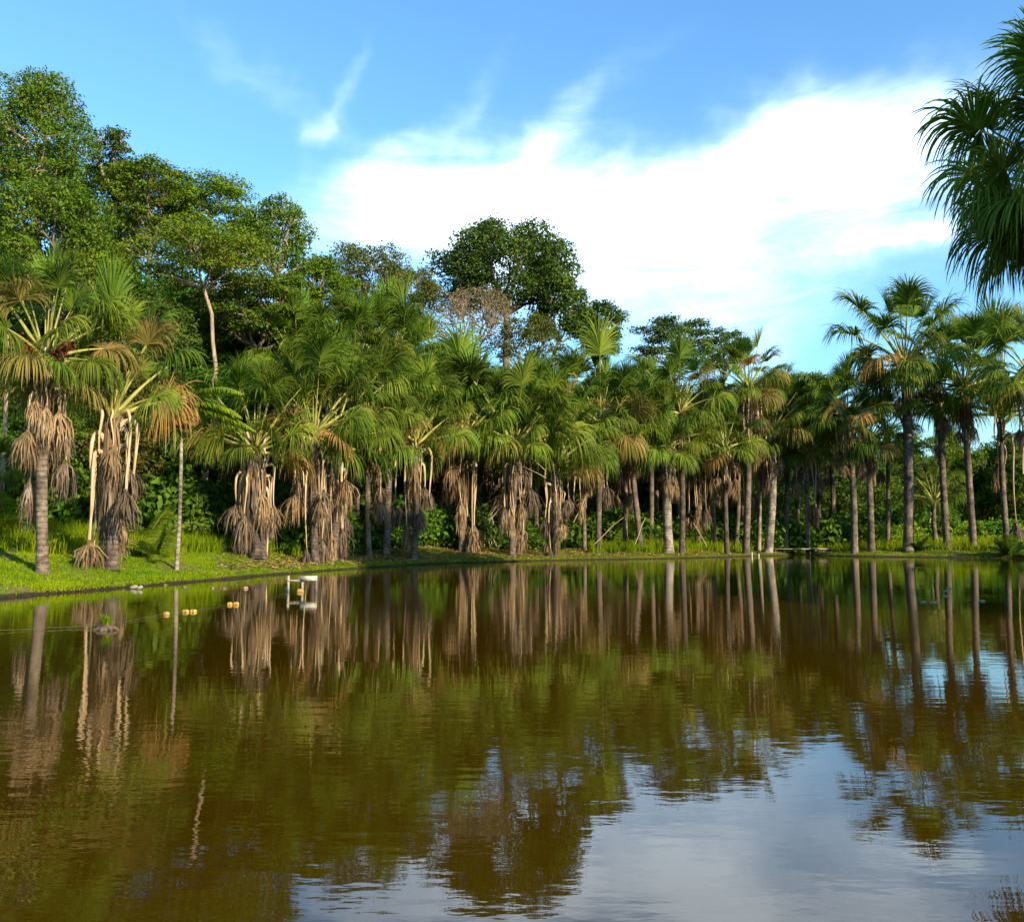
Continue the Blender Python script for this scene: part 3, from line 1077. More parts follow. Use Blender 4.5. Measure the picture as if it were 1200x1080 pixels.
def leaf_cloud(r, C, Rd, n, size, clump=5, up=.5, shell=.55):
    """rhombic leaves in small sprays inside ellipsoids; C (k,3) centres, Rd (k,3) radii"""
    k = len(C)
    vol = (Rd[:, 0] * Rd[:, 1]) + .3 * Rd[:, 2] * Rd[:, 0]
    ns = max(1, n // clump)
    idx = r.choice(k, ns, p=vol / vol.sum())
    D = r.normal(0, 1, (ns, 3))
    D[:, 2] += .35
    D /= np.linalg.norm(D, axis=1)[:, None]
    rad = shell + (1 - shell) * r.uniform(0, 1, ns) ** .7
    rad *= 1 + r.normal(0, .07, ns)
    S = C[idx] + D * Rd[idx] * rad[:, None]
    P = np.repeat(S, clump, 0) + r.normal(0, size * .75, (ns * clump, 3)) * [1, 1, .6]
    Dn = np.repeat(D, clump, 0)
    nrm = Dn * .6 + np.array([0, 0, up]) + r.normal(0, .55, P.shape)
    nrm /= np.linalg.norm(nrm, axis=1)[:, None]
    a = np.cross(nrm, r.normal(0, 1, P.shape))
    a /= np.linalg.norm(a, axis=1)[:, None] + 1e-9
    b = np.cross(nrm, a)
    L = size * r.uniform(.6, 1.25, len(P))[:, None]
    V = np.stack([P - a * L * .5, P + b * L * .27 - nrm * L * .06, P + a * L * .5 - UP * L * .12, P - b * L * .27 - nrm * L * .06], 1).reshape(-1, 3)
    Fa = np.arange(len(P) * 4).reshape(-1, 4)
    return V, Fa


def limb(mb, r, a, b, ra, rb, wob=.12, n=7):
    a, b = np.array(a, float), np.array(b, float)
    t = np.linspace(0, 1, n)[:, None]
    L = np.linalg.norm(b - a)
    mid = (a + b) / 2 + np.array([0, 0, -.12 * L]) + r.normal(0, wob * .5, 3) * L
    P = (1 - t) ** 2 * a + 2 * t * (1 - t) * mid + t * t * b
    P[1:-1] += r.normal(0, wob * .12, (n - 2, 3)) * L
    tube(mb, P, np.linspace(ra, rb, n), 6, 0, False)
    return P


def make_tree_meshes(r, H, crown_c, crown_r, nclump, n, size, mat, bark, style, rt=.2, fork=.45, name='tree'):
    """local coordinates: trunk foot at origin. crown_c centre, crown_r radii"""
    C, Rd = [], []
    cr_ = np.array(crown_r)
    nclump = int(nclump * 2.0)
    for i in range(nclump):
        a = i * 2.39996 + r.uniform(0, .8)
        zz = -0.75 + 1.7 * (i + .5) / nclump
        zz = min(zz, .95)
        q = math.sqrt(max(.05, 1 - zz * zz)) * r.uniform(.45, .95)
        c = np.array([math.cos(a) * q, math.sin(a) * q, zz * .8]) * cr_
        if style == 'layered':
            k = cr_.mean() * r.uniform(.22, .38)
            rd = np.array([k * 1.35, k * 1.35, k * .26])
        elif style in ('wispy', 'bare'):
            k = cr_.mean() * r.uniform(.25, .42)
            rd = np.array([k, k, k * .6])
        else:
            k = cr_.mean() * r.uniform(.22, .38)
            rd = np.array([k, k, k * .78])
        rd = np.minimum(rd, cr_ * .75)
        C.append(c + crown_c)
        Rd.append(rd)
    C, Rd = np.array(C), np.array(Rd)
    shell = {'layered': .25, 'wispy': .2, 'bare': .2}.get(style, .5)
    V, Fa = leaf_cloud(r, C, Rd, int(n), size, 5, .9 if style == 'layered' else .45, shell)
    crown = build_mesh('crown', V, [(Fa, 0)], [mat])
    mb = MB()
    fk = np.array([crown_c[0] * .55, crown_c[1] * .55, (crown_c[2] - crown_r[2] * .8) * 1.0])
    fk[2] = max(fk[2], H * .12)
    t = np.linspace(0, 1, 10)[:, None]
    P = fk * t + np.concatenate([np.cumsum(r.normal(0, .012 * H, (10, 2)), 0), np.zeros((10, 1))], 1) * np.sin(math.pi * t)
    tube(mb, P, rt * (1 - .35 * t[:, 0]) * (1 + .5 * np.exp(-t[:, 0] * 12)), 9)
    tr = mb.mesh('trunk', [bark], True)
    bb = MB()
    mains = []
    nm = max(3, nclump // 3)
    for i in range(nm):
        c = C[(i * 3) % nclump]
        e = fk + (c - fk) * .6
        limb(bb, r, fk - [0, 0, .1], e, rt * .55, rt * .3)
        mains.append(e)
    mains = np.array(mains)
    for i in range(nclump):
        c = C[i]
        e = mains[np.argmin(np.linalg.norm(mains - c, axis=1))]
        Q = limb(bb, r, e, c, rt * .28, rt * .1)
        for k in range(4 if style != 'bare' else 12):
            d = r.normal(0, 1, 3)
            d[2] = abs(d[2]) * .6
            d /= np.linalg.norm(d)
            q = Q[int(r.integers(2, len(Q)))]
            limb(bb, r, q, c + d * Rd[i] * .95, rt * .1, rt * .025, n=5)
    return crown, tr, bb.mesh('branches', [bark], True)


def put_tree(name, label, meshes, loc, rz=0, scale=1.0, group=None, cat='tree'):
    root = link(name, None, None, loc, rz, scale)
    tag(root, label, cat, group)
    for nme, me in zip(('crown', 'trunk', 'branches'), meshes):
        link(nme, me, root)
    return root


def hero_tree(label, cx, top, bot, hw, Y, mat, style='dense', nclump=12, bark=None, bx=None, size=.19, dens=190, rt=.2, name='broadleaf_tree', seed=0, cat='tree'):
    r = np.random.default_rng(int(cx + top * 3 + seed))
    bx = cx if bx is None else bx
    base = at(bx, 620, Y)
    base[2] = terrain(base[0], base[1])[0] - .1
    c = at(cx, (top + bot) / 2, Y) - base
    rz_ = (bot - top) / 2 * Y / F
    rx_ = hw * Y / F
    H = c[2] + rz_
    area = math.pi * rz_ * rx_
    n = area * dens * 1.75 * (.27 / size) ** 2 * {'bare': .18, 'wispy': .55}.get(style, 1)
    ms = make_tree_meshes(r, H, c, (rx_, rx_ * .85, rz_), nclump, n, size, mat, bark or M_BARK, style, rt)
    return put_tree(name, label, ms, base)


hero_tree('tall tree with pale forked trunk and brownish green leaves at the upper left corner', 45, 66, 262, 60, 47, M_T_GREEN, 'dense', 22, M_BARK_PALE, 24, .17, 150, .26)
hero_tree('tree cut by the left edge beside the tall pale trunked one', -28, 95, 330, 48, 49, M_T_GREEN, 'dense', 12)
hero_tree('dense deep green tree filling the slope below the tall pale trunked one', 62, 205, 400, 95, 44, M_T_GREEN, 'dense', 20, dens=170)
hero_tree('small airy tree with see through crown right of the tallest left tree', 128, 138, 235, 28, 53, M_T_DARK, 'wispy', 10, M_BARK_PALE)
hero_tree('green tree standing behind the gap between airy tree and third skyline tree', 118, 180, 340, 62, 57, M_T_GREEN, 'dense', 14)
hero_tree('layered bright green tree third along the left skyline', 172, 170, 300, 50, 51, M_T_LIGHT, 'layered', 16)
hero_tree('broad layered tree fourth along the left skyline', 245, 195, 335, 70, 53, M_T_LIGHT, 'layered', 20)
hero_tree('open tree with feathery clumps against the cloud at the end of the left slope', 325, 222, 335, 48, 50, M_T_GREEN, 'dense', 12, M_BARK_PALE, 318, dens=120)
hero_tree('flat topped tree with a pale forked trunk standing behind the lawn palms', 240, 262, 345, 105, 42, M_T_LIGHT, 'layered', 16, M_BARK_PALE, 228, .17, 130, .13)
hero_tree('spreading tree filling the slope between skyline and short stout palm', 300, 310, 420, 80, 46, M_T_GREEN, 'layered', 14)
hero_tree('low dark tree behind the second fan palm', 160, 330, 470, 70, 41, M_T_DARK, 'dense', 14)
hero_tree('olive tree with thin crown left of the big dome shaped tree', 425, 283, 370, 62, 60, M_T_OLIVE, 'dense', 14, dens=120)
hero_tree('bushy olive green tree in the gap between left slope and back row palms', 372, 292, 400, 48, 56, M_T_GREEN, 'dense', 10)
hero_tree('olive brown tree just left of the dome shaped tree', 482, 305, 400, 40, 64, M_T_OLIVE, 'dense', 10, dens=130)
hero_tree('big dome shaped dark tree towering over the palm row', 588, 256, 378, 90, 72, M_T_DARK, 'dense', 17, M_BARK, 600, .27, 250, .4)
hero_tree('dark tree forming the right shoulder of the big dome', 655, 318, 410, 36, 71, M_T_DARK, 'dense', 9, size=.26, dens=240)
hero_tree('nearly bare grey brown tree in front of the dome shaped tree', 553, 328, 425, 60, 64, M_T_BROWN, 'bare', 16, M_BARK_PALE, rt=.16)
hero_tree('yellowish thin leaved tree at the foot of the dome shaped tree', 622, 368, 432, 46, 63, M_T_OLIVE, 'wispy', 12, M_BARK_PALE, rt=.14)
hero_tree('rounded dark tree on the skyline right of the dome', 705, 346, 425, 33, 80, M_T_DARK, 'dense', 9, size=.26)
hero_tree('flat topped layered dark tree on the skyline right of the centre', 792, 364, 440, 52, 82, M_T_DARK, 'layered', 14, size=.26, dens=150)
hero_tree('thin see through tree behind the golden leaved palm', 850, 380, 445, 30, 84, M_T_DARK, 'wispy', 9, size=.26)
hero_tree('low tree closing the skyline left of the right hand palms', 935, 432, 520, 45, 92, M_T_GREEN, 'dense', 10, size=.26)
hero_tree('light green far tree seen between the right hand trunks', 1092, 498, 610, 58, 104, M_T_LIGHT, 'dense', 12, size=.28)
hero_tree('far tree with pale thin trunk near the right edge', 1150, 512, 620, 42, 100, M_T_LIGHT, 'wispy', 12, M_BARK_PALE, size=.28, dens=260)
hero_tree('far dark tree at the right edge of the far bank', 1200, 500, 620, 45, 98, M_T_GREEN, 'dense', 10, size=.28)
hero_tree('far tree behind the first of the right hand palms', 1035, 508, 620, 50, 108, M_T_GREEN, 'dense', 10, size=.28)

KIND = ['glossy dark', 'tall loose', 'low light green', 'dense blackish', 'coarse light green', 'large leaved']
MARKS = [(-60, 'the low palm at the left edge'), (50, 'the stout palm with red fruit'), (131, 'the palm with shredded pale trunk'), (207, 'the thin pole palm'), (229, 'the banana plant'), (303, 'the short broom skirted palm'),
         (369, 'the black footed palm'), (418, 'the left bare tan trunk'), (453, 'the orange tan trunk'), (486, 'the vase shaped palm'), (541, 'the palm with two brooms'), (600, 'the palm with one broad broom'),
         (649, 'the yellow stalked palm'), (701, 'the smooth grey brown trunk'), (751, 'the leaning trunk'), (784, 'the thick pale ringed trunk'), (818, 'the tan leaf curtain'), (874, 'the golden leaved palm'),
         (900, 'the palest thick trunk'), (933, 'the slim white trunk'), (958, 'the small dry fronded palm'), (1001, 'the rusty broom palm'), (1021, 'the second right hand trunk'), (1064, 'the tallest right hand palm'),
         (1110, 'the ragged small crown'), (1141, 'the fibrous patched trunk'), (1180, 'the palm with bare stalks')]


def mark(px):
    return min(MARKS, key=lambda m: abs(m[0] - px))[1]


def shrub_label(px, row, k):
    return KIND[k] + ' undergrowth shrub, ' + ['front', 'second', 'third'][row] + ' row behind ' + mark(px)



TKIND = ['green dense', 'dark dense', 'light layered', 'dark layered', 'olive', 'broad leaved']


# filler forest behind the palms: six kinds copied
PROTO = []
for i, (mat, st, w) in enumerate([(M_T_GREEN, 'dense', 3.6), (M_T_DARK, 'dense', 3.9), (M_T_LIGHT, 'layered', 4.2), (M_T_DARK, 'layered', 4.0), (M_T_OLIVE, 'dense', 3.4), (M_SHRUB, 'dense', 4.2)]):
    r_ = np.random.default_rng(900 + i)
    PROTO.append(make_tree_meshes(r_, 12, np.array([0, 0, 6.2]), (w, w, 5.8), 20, 26000, .25, mat, M_BARK, st, .2))
r_ = np.random.default_rng(77)


def forest_tree(px, Y, top, label, group, k=None, wide=1.0):
    base = at(px, 620, Y)
    base[2] = terrain(base[0], base[1])[0] - .2
    h = at(px, top, Y)[2] - base[2]
    s = h / 12
    k = int(r_.integers(0, 6)) if k is None else k
    label = TKIND[k] + ' forest tree, ' + label + ', behind ' + mark(px)
    return put_tree('forest_tree', label, PROTO[k], base, r_.uniform(0, 6.28), (s * wide, s * wide, s), group)


for px in np.arange(-60, 430, 34):
    forest_tree(px + r_.normal(0, 8), r_.uniform(39, 44) + max(0, (px - 150)) * .065, r_.uniform(400, 450), 'lower near row', 'forest trees on the left slope', wide=.9)
for px in np.arange(-80, 440, 42):
    top = np.interp(px, [-80, 100, 250, 380, 440], [250, 280, 300, 350, 380])
    forest_tree(px + r_.normal(0, 8), r_.uniform(50, 56) + max(0, px - 330) * .1, top + r_.uniform(0, 30), 'upper skyline row', 'forest trees on the left slope', wide=.8)
for px in np.arange(300, 980, 30):
    forest_tree(px + r_.normal(0, 8), np.interp(px, [300, 480, 700, 980], [60, 68, 79, 90]) + r_.uniform(0, 6), r_.uniform(455, 500), 'lower near row', 'forest trees behind the middle palms', int(r_.choice([1, 3, 5, 0])), wide=1.1)
for px in np.arange(400, 960, 40):
    forest_tree(px + r_.normal(0, 8), r_.uniform(92, 100), np.interp(px, [400, 700, 960], [400, 415, 460]) + r_.uniform(0, 30), 'taller far row', 'forest trees behind the middle palms', wide=1.0)
for px in np.arange(960, 1330, 26):
    forest_tree(px + r_.normal(0, 8), r_.uniform(95, 112), r_.uniform(525, 560), 'low distant wood', 'trees in the low woods on the right', int(r_.choice([0, 1, 5, 2])), wide=1.5)
# the wood on the right bank just outside the view: it shades the right hand palms
for (x, y, h) in [(21, 18.5, 19), (24.5, 22, 19), (43, 36, 14), (38, 29, 15), (34, 21, 16), (30, 13, 16), (26, 6, 16)]:
    z = terrain(x, y)[0] - .2
    s = h / 12
    put_tree('forest_tree', 'tall forest tree on the right bank beyond the near palm', PROTO[int(r_.integers(0, 2))], (x, y, z), r_.uniform(0, 6.28), (s * .75, s * .75, s), 'tall wood on the right bank')

# ------------------------------------------------------------------ shrubs and undergrowth
SH = []
for i, (mat, w, h, sz, n) in enumerate([(M_SHRUB, 1.3, 1.1, .22, 2600), (M_SHRUB, 1.1, 1.6, .28, 2200), (M_SHRUB_LT, 1.3, .9, .2, 2600), (M_T_DARK, 1.2, 1.4, .24, 2400), (M_SHRUB_LT, 1.0, 1.0, .3, 1500), (M_SHRUB, 1.5, 1.5, .42, 1300)]):
    r2 = np.random.default_rng(500 + i)
    C = np.stack([r2.uniform(-w, w, 9) * .6, r2.uniform(-w, w, 9) * .6, r2.uniform(.25, .95, 9) * h], 1)
    Rd = np.stack([np.full(9, w * .48), np.full(9, w * .48), np.full(9, h * .42)], 1)
    V, Fa = leaf_cloud(r2, C, Rd, n, sz, 5, .35, .3)
    V[:, 2] = np.maximum(V[:, 2], .02)
    mb = MB()
    mb.add(V, Fa, 0)
    for c in C:
        limb(mb, r2, (0, 0, 0), c, .03, .01)
    SH.append(mb.mesh('shrub', [mat]))


def shrub(px, Y, s, k, label, group, name='shrub', sz=1.0):
    if 'undergrowth' in label:
        label = ('smaller ' if s < 1.15 else 'broader ') + label
    p = at(px, 620, Y)
    p[2] = terrain(p[0], p[1])[0] - .05
    o = link(name, SH[k], None, p, r_.uniform(0, 6.28), (s, s, s * sz))
    tag(o, label, 'shrub', group)


G1 = 'undergrowth shrubs behind the lawn palms'
for px in np.arange(-30, 400, 13):
    for row in range(3):
        Yb = np.interp(px, [-30, 150, 300, 400], [36, 38, 41.5, 46])
        kk = int(r_.choice([0, 1, 3, 5, 0, 4]))
        shrub(px + r_.normal(0, 5), Yb + row * 1.8 + r_.uniform(0, 1), r_.uniform(.8, 1.35) * (1 + row * .25), kk, shrub_label(px, row, kk), G1, sz=1.15)
G2 = 'undergrowth shrubs behind the middle palms'
for px in np.arange(395, 960, 12):
    for row in range(2):
        Yb = np.interp(px, [395, 480, 600, 700, 960], [47, 54, 60, 66, 78])
        kk = int(r_.choice([0, 1, 3, 5, 3]))
        shrub(px + r_.normal(0, 4), Yb + row * 2 + r_.uniform(0, 1), r_.uniform(.8, 1.3) * (1 + row * .35), kk, shrub_label(px, row, kk), G2)
G3 = 'light green bushes behind the right hand trunks'
for px in np.arange(965, 1220, 11):
    for row in range(2):
        kk = int(r_.choice([2, 4, 0, 2, 1]))
        shrub(px + r_.normal(0, 4), 77 + row * 4 + r_.uniform(0, 2.5), r_.uniform(1.2, 1.9), kk, shrub_label(px, row, kk), G3)
for px, Y, s, k in [(808, 71, .9, 4), (826, 73, 1.0, 5), (865, 72, 1.1, 5), (893, 73, 1.2, 5), (915, 74, 1.4, 5), (944, 74, 1.2, 2), (972, 74, 1.6, 5), (990, 76, 1.8, 2), (1028, 73, 1.5, 2), (1050, 75, 1.6, 2)]:
    shrub(px, Y, s, k, KIND[k] + ' broad leaved plant in the sunny strip nearest ' + mark(px), 'broad leaved plants behind the plank bridge', 'broad_leaved_plant')
shrub(1183, 62, .75, 0, 'small dark bush on the strip at the right edge of the far bank', None)
for px, py, s in [(97 + 42, 662, .35), (268, 641, .3), (297, 646, .3), (415, 640, .35), (352, 647, .3), (429, 651, .28), (118, 640, .3)]:
    p = hit(px, py)
    shrub(px, p[1], s, 2, 'small weed clump on the lawn nearest ' + mark(px), 'weed clumps on the lawn', 'weed_clump', 1.2)

# ------------------------------------------------------------------ grass and litter


def blades(name, label, n, region, hlo, hhi, wid, mat, lean=.35, seed=1):
    r = np.random.default_rng(seed)
    P = region(r, n)
    d = sdist(P[:, 0], P[:, 1])
    z = terrain(P[:, 0], P[:, 1], d)
    pn = np.sin(P[:, 0] * .9 + 1.3 * np.sin(P[:, 1] * .7)) * np.sin(P[:, 1] * .55 + P[:, 0] * .35 + seed * 0) + .5 * np.sin(P[:, 0] * 2.9 + P[:, 1] * 1.7)
    ok = (d > .12) & ((pn < .55) | (r.uniform(0, 1, n) < .12))
    P, z = P[ok], z[ok]
    k = len(P)
    h = r.uniform(hlo, hhi, k) * (.6 + .6 * r.uniform(0, 1, k))
    a = r.uniform(0, 6.28, k)
    w = np.stack([np.cos(a), np.sin(a), np.zeros(k)], 1) * (wid * r.uniform(.6, 1.3, k))[:, None]
    b = r.uniform(0, 6.28, k)
    ln = np.stack([np.cos(b), np.sin(b), np.zeros(k)], 1) * (h * lean * r.uniform(.2, 1.6, k))[:, None]
    B = np.stack([P[:, 0], P[:, 1], z - .01], 1)
    m1 = B + ln * .35 + UP * (h * .6)[:, None]
    tp = B + ln + UP * h[:, None]
    V = np.stack([B - w, B + w, m1 + w * .7, m1 - w * .7, tp], 1).reshape(-1, 3)
    i = np.arange(k)[:, None] * 5
    me = build_mesh(name, V, [(i + np.array([[0, 1, 2, 3]]), 0), (i + np.array([[3, 2, 4]]), 0)], [mat])
    tag(link(name, me), label, 'grass', None, 'stuff')


def strip(p0, p1, d0, d1, power=1.0):
    """random ground points seen between two columns of the view, d0..d1 metres behind the shore"""
    sx = np.array([s[0] for s in SHORE_PX], float)
    sy = np.array([on_water(*s)[1] for s in SHORE_PX])

    def f(r, n):
        px = r.uniform(p0, p1, n)
        Y = np.interp(px, sx, sy) + d0 + (d1 - d0) * r.uniform(0, 1, n) ** power
        return np.stack([(px - CX) / F * Y, Y], 1)
    return f


blades('grass', 'short bright green lawn grass on the sloping left bank', 75000, strip(-60, 420, 0, 11), .03, .075, .015, M_GRASS, .5, 1)
blades('grass', 'short green grass along the middle of the far bank', 45000, strip(420, 1260, 0, 7), .05, .12, .018, M_GRASS_DRY, .5, 2)
blades('tall_grass', 'tall bright grass between the left lawn and the undergrowth', 34000, strip(-60, 420, 6.5, 15), .3, .75, .02, M_GRASS_YEL, .35, 3)
blades('tall_grass', 'tall yellow green grass behind the plank bridge and the trunks beside it', 40000, strip(690, 1260, 3.2, 14), .35, .95, .026, M_GRASS_YEL, .35, 4)
blades('edge_grass', 'ragged grass overhanging the water edge', 9000, strip(-60, 1240, -.1, .8), .05, .15, .014, M_GRASS, .9, 5)


def litter(name, label, n, reg, seed, size=.09):
    r = np.random.default_rng(seed)
    P = reg(r, n)
    u = P[:, 0] / P[:, 1] * F + CX
    P = P[r.uniform(0, 1, n) < np.clip(.12 + (u - 240) / 130 + .35 * np.sin(P[:, 0] * 1.9) * np.sin(P[:, 1] * 1.4), .1, 1)]
    d = sdist(P[:, 0], P[:, 1])
    P = P[d > .25]
    z = terrain(P[:, 0], P[:, 1]) + .05
    k = len(P)
    C = np.stack([P[:, 0], P[:, 1], z], 1)
    a = r.uniform(0, 6.28, k)
    u = np.stack([np.cos(a), np.sin(a), r.normal(0, .25, k)], 1) * (size * r.uniform(.5, 1.6, k))[:, None]
    v = np.stack([-np.sin(a), np.cos(a), r.normal(0, .4, k)], 1) * (size * .35 * r.uniform(.5, 1.4, k))[:, None]
    V = np.stack([C - u, C + v, C + u, C - v], 1).reshape(-1, 3)
    me = build_mesh(name, V, [(np.arange(4 * k).reshape(-1, 4), 0)], [M_LITTER])
    tag(link(name, me), label, 'leaf litter', None, 'stuff')


litter('leaf_litter', 'dry brown leaf litter under the black footed palms', 5000, strip(255, 480, .4, 9), 4)
litter('leaf_litter', 'scattered dry leaves on the left lawn', 900, strip(-40, 300, .4, 9), 5)
litter('leaf_litter', 'dry fallen leaf scraps under the palms of the far bank', 7000, strip(420, 960, .3, 8), 6, .11)

# ------------------------------------------------------------------ objects in and beside the water


def ball_float(label, px, py, L, Rr, mat, group='floats on the pond rope', n=1, name='float'):
    L, Rr = L * .72, Rr * .55
    p = on_water(px, py)
    root = link(name, None, None, p)
    root.rotation_euler = (0, 0, .2)
    tag(root, label, 'float', group)
    for k in range(n):
        mb = MB()
        t = np.linspace(-1, 1, 9)
        prof = np.sqrt(np.clip(1 - t ** 4, .02, 1))
        x0 = (k - (n - 1) / 2) * L * 1.08
        P = np.stack([x0 + t * L / 2, 0 * t, 0 * t + Rr * .35], 1)
        tube(mb, P, Rr * prof, 10)
        link('body', mb.mesh('body', [mat], True), root)
        mb = MB()
        P = np.stack([x0 + np.array([-.12, .12]) * L, [0, 0], [Rr * .35] * 2], 1)
        tube(mb, P, [Rr * 1.1] * 2, 10)
        link('band', mb.mesh('band', [M_FLOAT_B], True), root)


ball_float('brightest yellow float on the rope, nearest the wooden frame of the yellow ones', 273, 708.5, .17, .085, M_FLOAT_Y, n=2)
ball_float('pair of orange yellow floats left of the bright yellow one', 222, 717, .19, .075, M_FLOAT_Y, n=2)
ball_float('dull orange float at the left end of the rope floats', 195, 720, .17, .08, M_FLOAT_O)
ball_float('small tan float near the bank behind the bright yellow one', 288, 689.5, .2, .085, M_FLOAT_B)
ball_float('orange float at the foot of the wooden frame', 352, 693.5, .28, .12, M_FLOAT_O)
ball_float('dark brown float under the lone post', 337, 691.5, .22, .14, M_FLOAT_B)
ball_float('flat dark float by the bank, left one of a pair', 250, 689.3, .25, .05, M_WOOD_DARK)
ball_float('flat dark float by the bank, right one of a pair', 263, 689.6, .2, .055, M_WOOD_DARK)
ball_float('thin dark driftwood piece close under the bank', 217, 688.4, .38, .035, M_WOOD_DARK, None, 1, 'driftwood')
ball_float('mossy lump in the water at the bank, left of the driftwood', 194, 686, .25, .07, M_T_OLIVE, None, 1, 'moss_clump')


def rope():
    pts = [(-60, 744), (0, 740), (60, 737), (125, 733), (195, 720), (222, 717), (273, 709), (337, 697)]
    P = np.array([on_water(x, y) for x, y in pts])
    P[:, 2] = .035
    Q = []
    for a, b in zip(P[:-1], P[1:]):
        for t in np.linspace(0, 1, 8, endpoint=False):
            q = a + (b - a) * t
            q[2] = .03 - .012 * math.sin(math.pi * t)
            Q.append(q)
    Q.append(P[-1])
    mb = MB()
    tube(mb, Q, .003, 4)
    tag(link('rope', mb.mesh('rope', [M_ROPE], True)), 'thin rope lying across the water between stump and wooden frame', 'rope')


rope()


def stump():
    p = on_water(125, 738)
    root = link('tree_stump', None, None, p)
    tag(root, 'dark sunken stump with a grassy tuft standing out of the water', 'stump')
    r = np.random.default_rng(3)
    mb = MB()
    z = np.linspace(-.2, .1, 7)
    tube(mb, np.stack([.02 * np.sin(z * 20), 0 * z, z], 1), [.2, .19, .18, .15, .13, .1, .06], 11)
    for k in range(7):
        a = k * .9
        tube(mb, [(0, 0, .04), (.13 * math.cos(a), .1 * math.sin(a), .03), (.24 * math.cos(a), .16 * math.sin(a), -.04)], [.05, .035, .02], 6)
    link('wood', mb.mesh('wood', [M_WOOD_DARK], True), root)
    mb = MB()
    for k in range(70):
        a = r.uniform(0, 6.28)
        P, _ = bend_path((r.normal(0, .03), r.normal(0, .03), .08), (math.cos(a) * .4, math.sin(a) * .4, 1), r.uniform(.08, .24), 3, 3)
        ribbon(mb, P, np.array([[-math.sin(a), math.cos(a), 0]]) * np.array([.006, .008, .005, 0])[:, None])
    link('grass_tuft', mb.mesh('grass_tuft', [M_GRASS]), root)


stump()


def wooden_frame():
    p = on_water(363, 693)
    Y = p[1]
    px_m = F / Y
    root = link('wooden_frame', None, None, p)
    tag(root, 'weathered wooden frame of two posts and a crossbeam standing in the water', 'wooden frame')

    def X(px):
        return (px - 363) / px_m
    hgt = 18 / px_m
    for k, px in enumerate((354.5, 370.5)):
        mb = MB()
        w = .05 if k == 0 else .09
        box(mb, (X(px), 0, hgt / 2 - .2), (w, .1, hgt + .36), 0, .05)
        o = link('post', mb.mesh('post', [M_WOOD if k == 0 else M_WOOD_DARK]), root)
    mb = MB()
    box(mb, (X(362.5), -.075, hgt - .06), (19 / px_m, .035, .13), 0, 0, .02)
    link('crossbeam', mb.mesh('crossbeam', [M_WHITE]), root)
    mb = MB()
    box(mb, (X(370.5), .03, hgt * .5), (.03, .16, hgt), 0, 0, .02)
    link('edge_board', mb.mesh('edge_board', [M_WOOD]), root)
    mb = MB()
    box(mb, (X(338), 0, hgt * .45), (.06, .06, hgt * 1.15))
    link('post', mb.mesh('post', [M_WOOD]), root)
    mb = MB()
    tube(mb, [(X(338), -.045, hgt * .72), (X(354.5), -.05, hgt * .7)], .014, 6)
    link('rail', mb.mesh('rail', [M_WHITE], True), root)


wooden_frame()


def plank_bridge():
    Y = on_water(926, 650.3)[1] - .1
    p = at(936, 643, Y)
    z0 = p[2]
    pm = F / Y
    root = link('plank_bridge', None, None, (p[0], p[1], 0))
    tag(root, 'low grey plank bridge across the narrow inlet of the far bank', 'footbridge')
    L = 78 / pm
    for k in range(3):
        mb = MB()
        box(mb, (0, -.1 + k * .26, z0 + .01 * (k % 2)), (L, .24, .07), 0, .01 * (k - 1), .004)
        link('plank', mb.mesh('plank', [M_WOOD]), root)
    for sx in (-.36, .22):
        for k, dy in enumerate((-.05, .4)):
            mb = MB()
            tube(mb, [(sx * L, dy, -.5), (sx * L + .02, dy, z0 - .04)], [.1, .09], 8)
            link('support', mb.mesh('support', [M_WOOD_DARK], True), root)
    mb = MB()
    box(mb, (.39 * L, .1, z0 - .22), (1.5, .5, .14), 0, .08, .03)
    link('footing', mb.mesh('footing', [M_WOOD_DARK]), root)


plank_bridge()


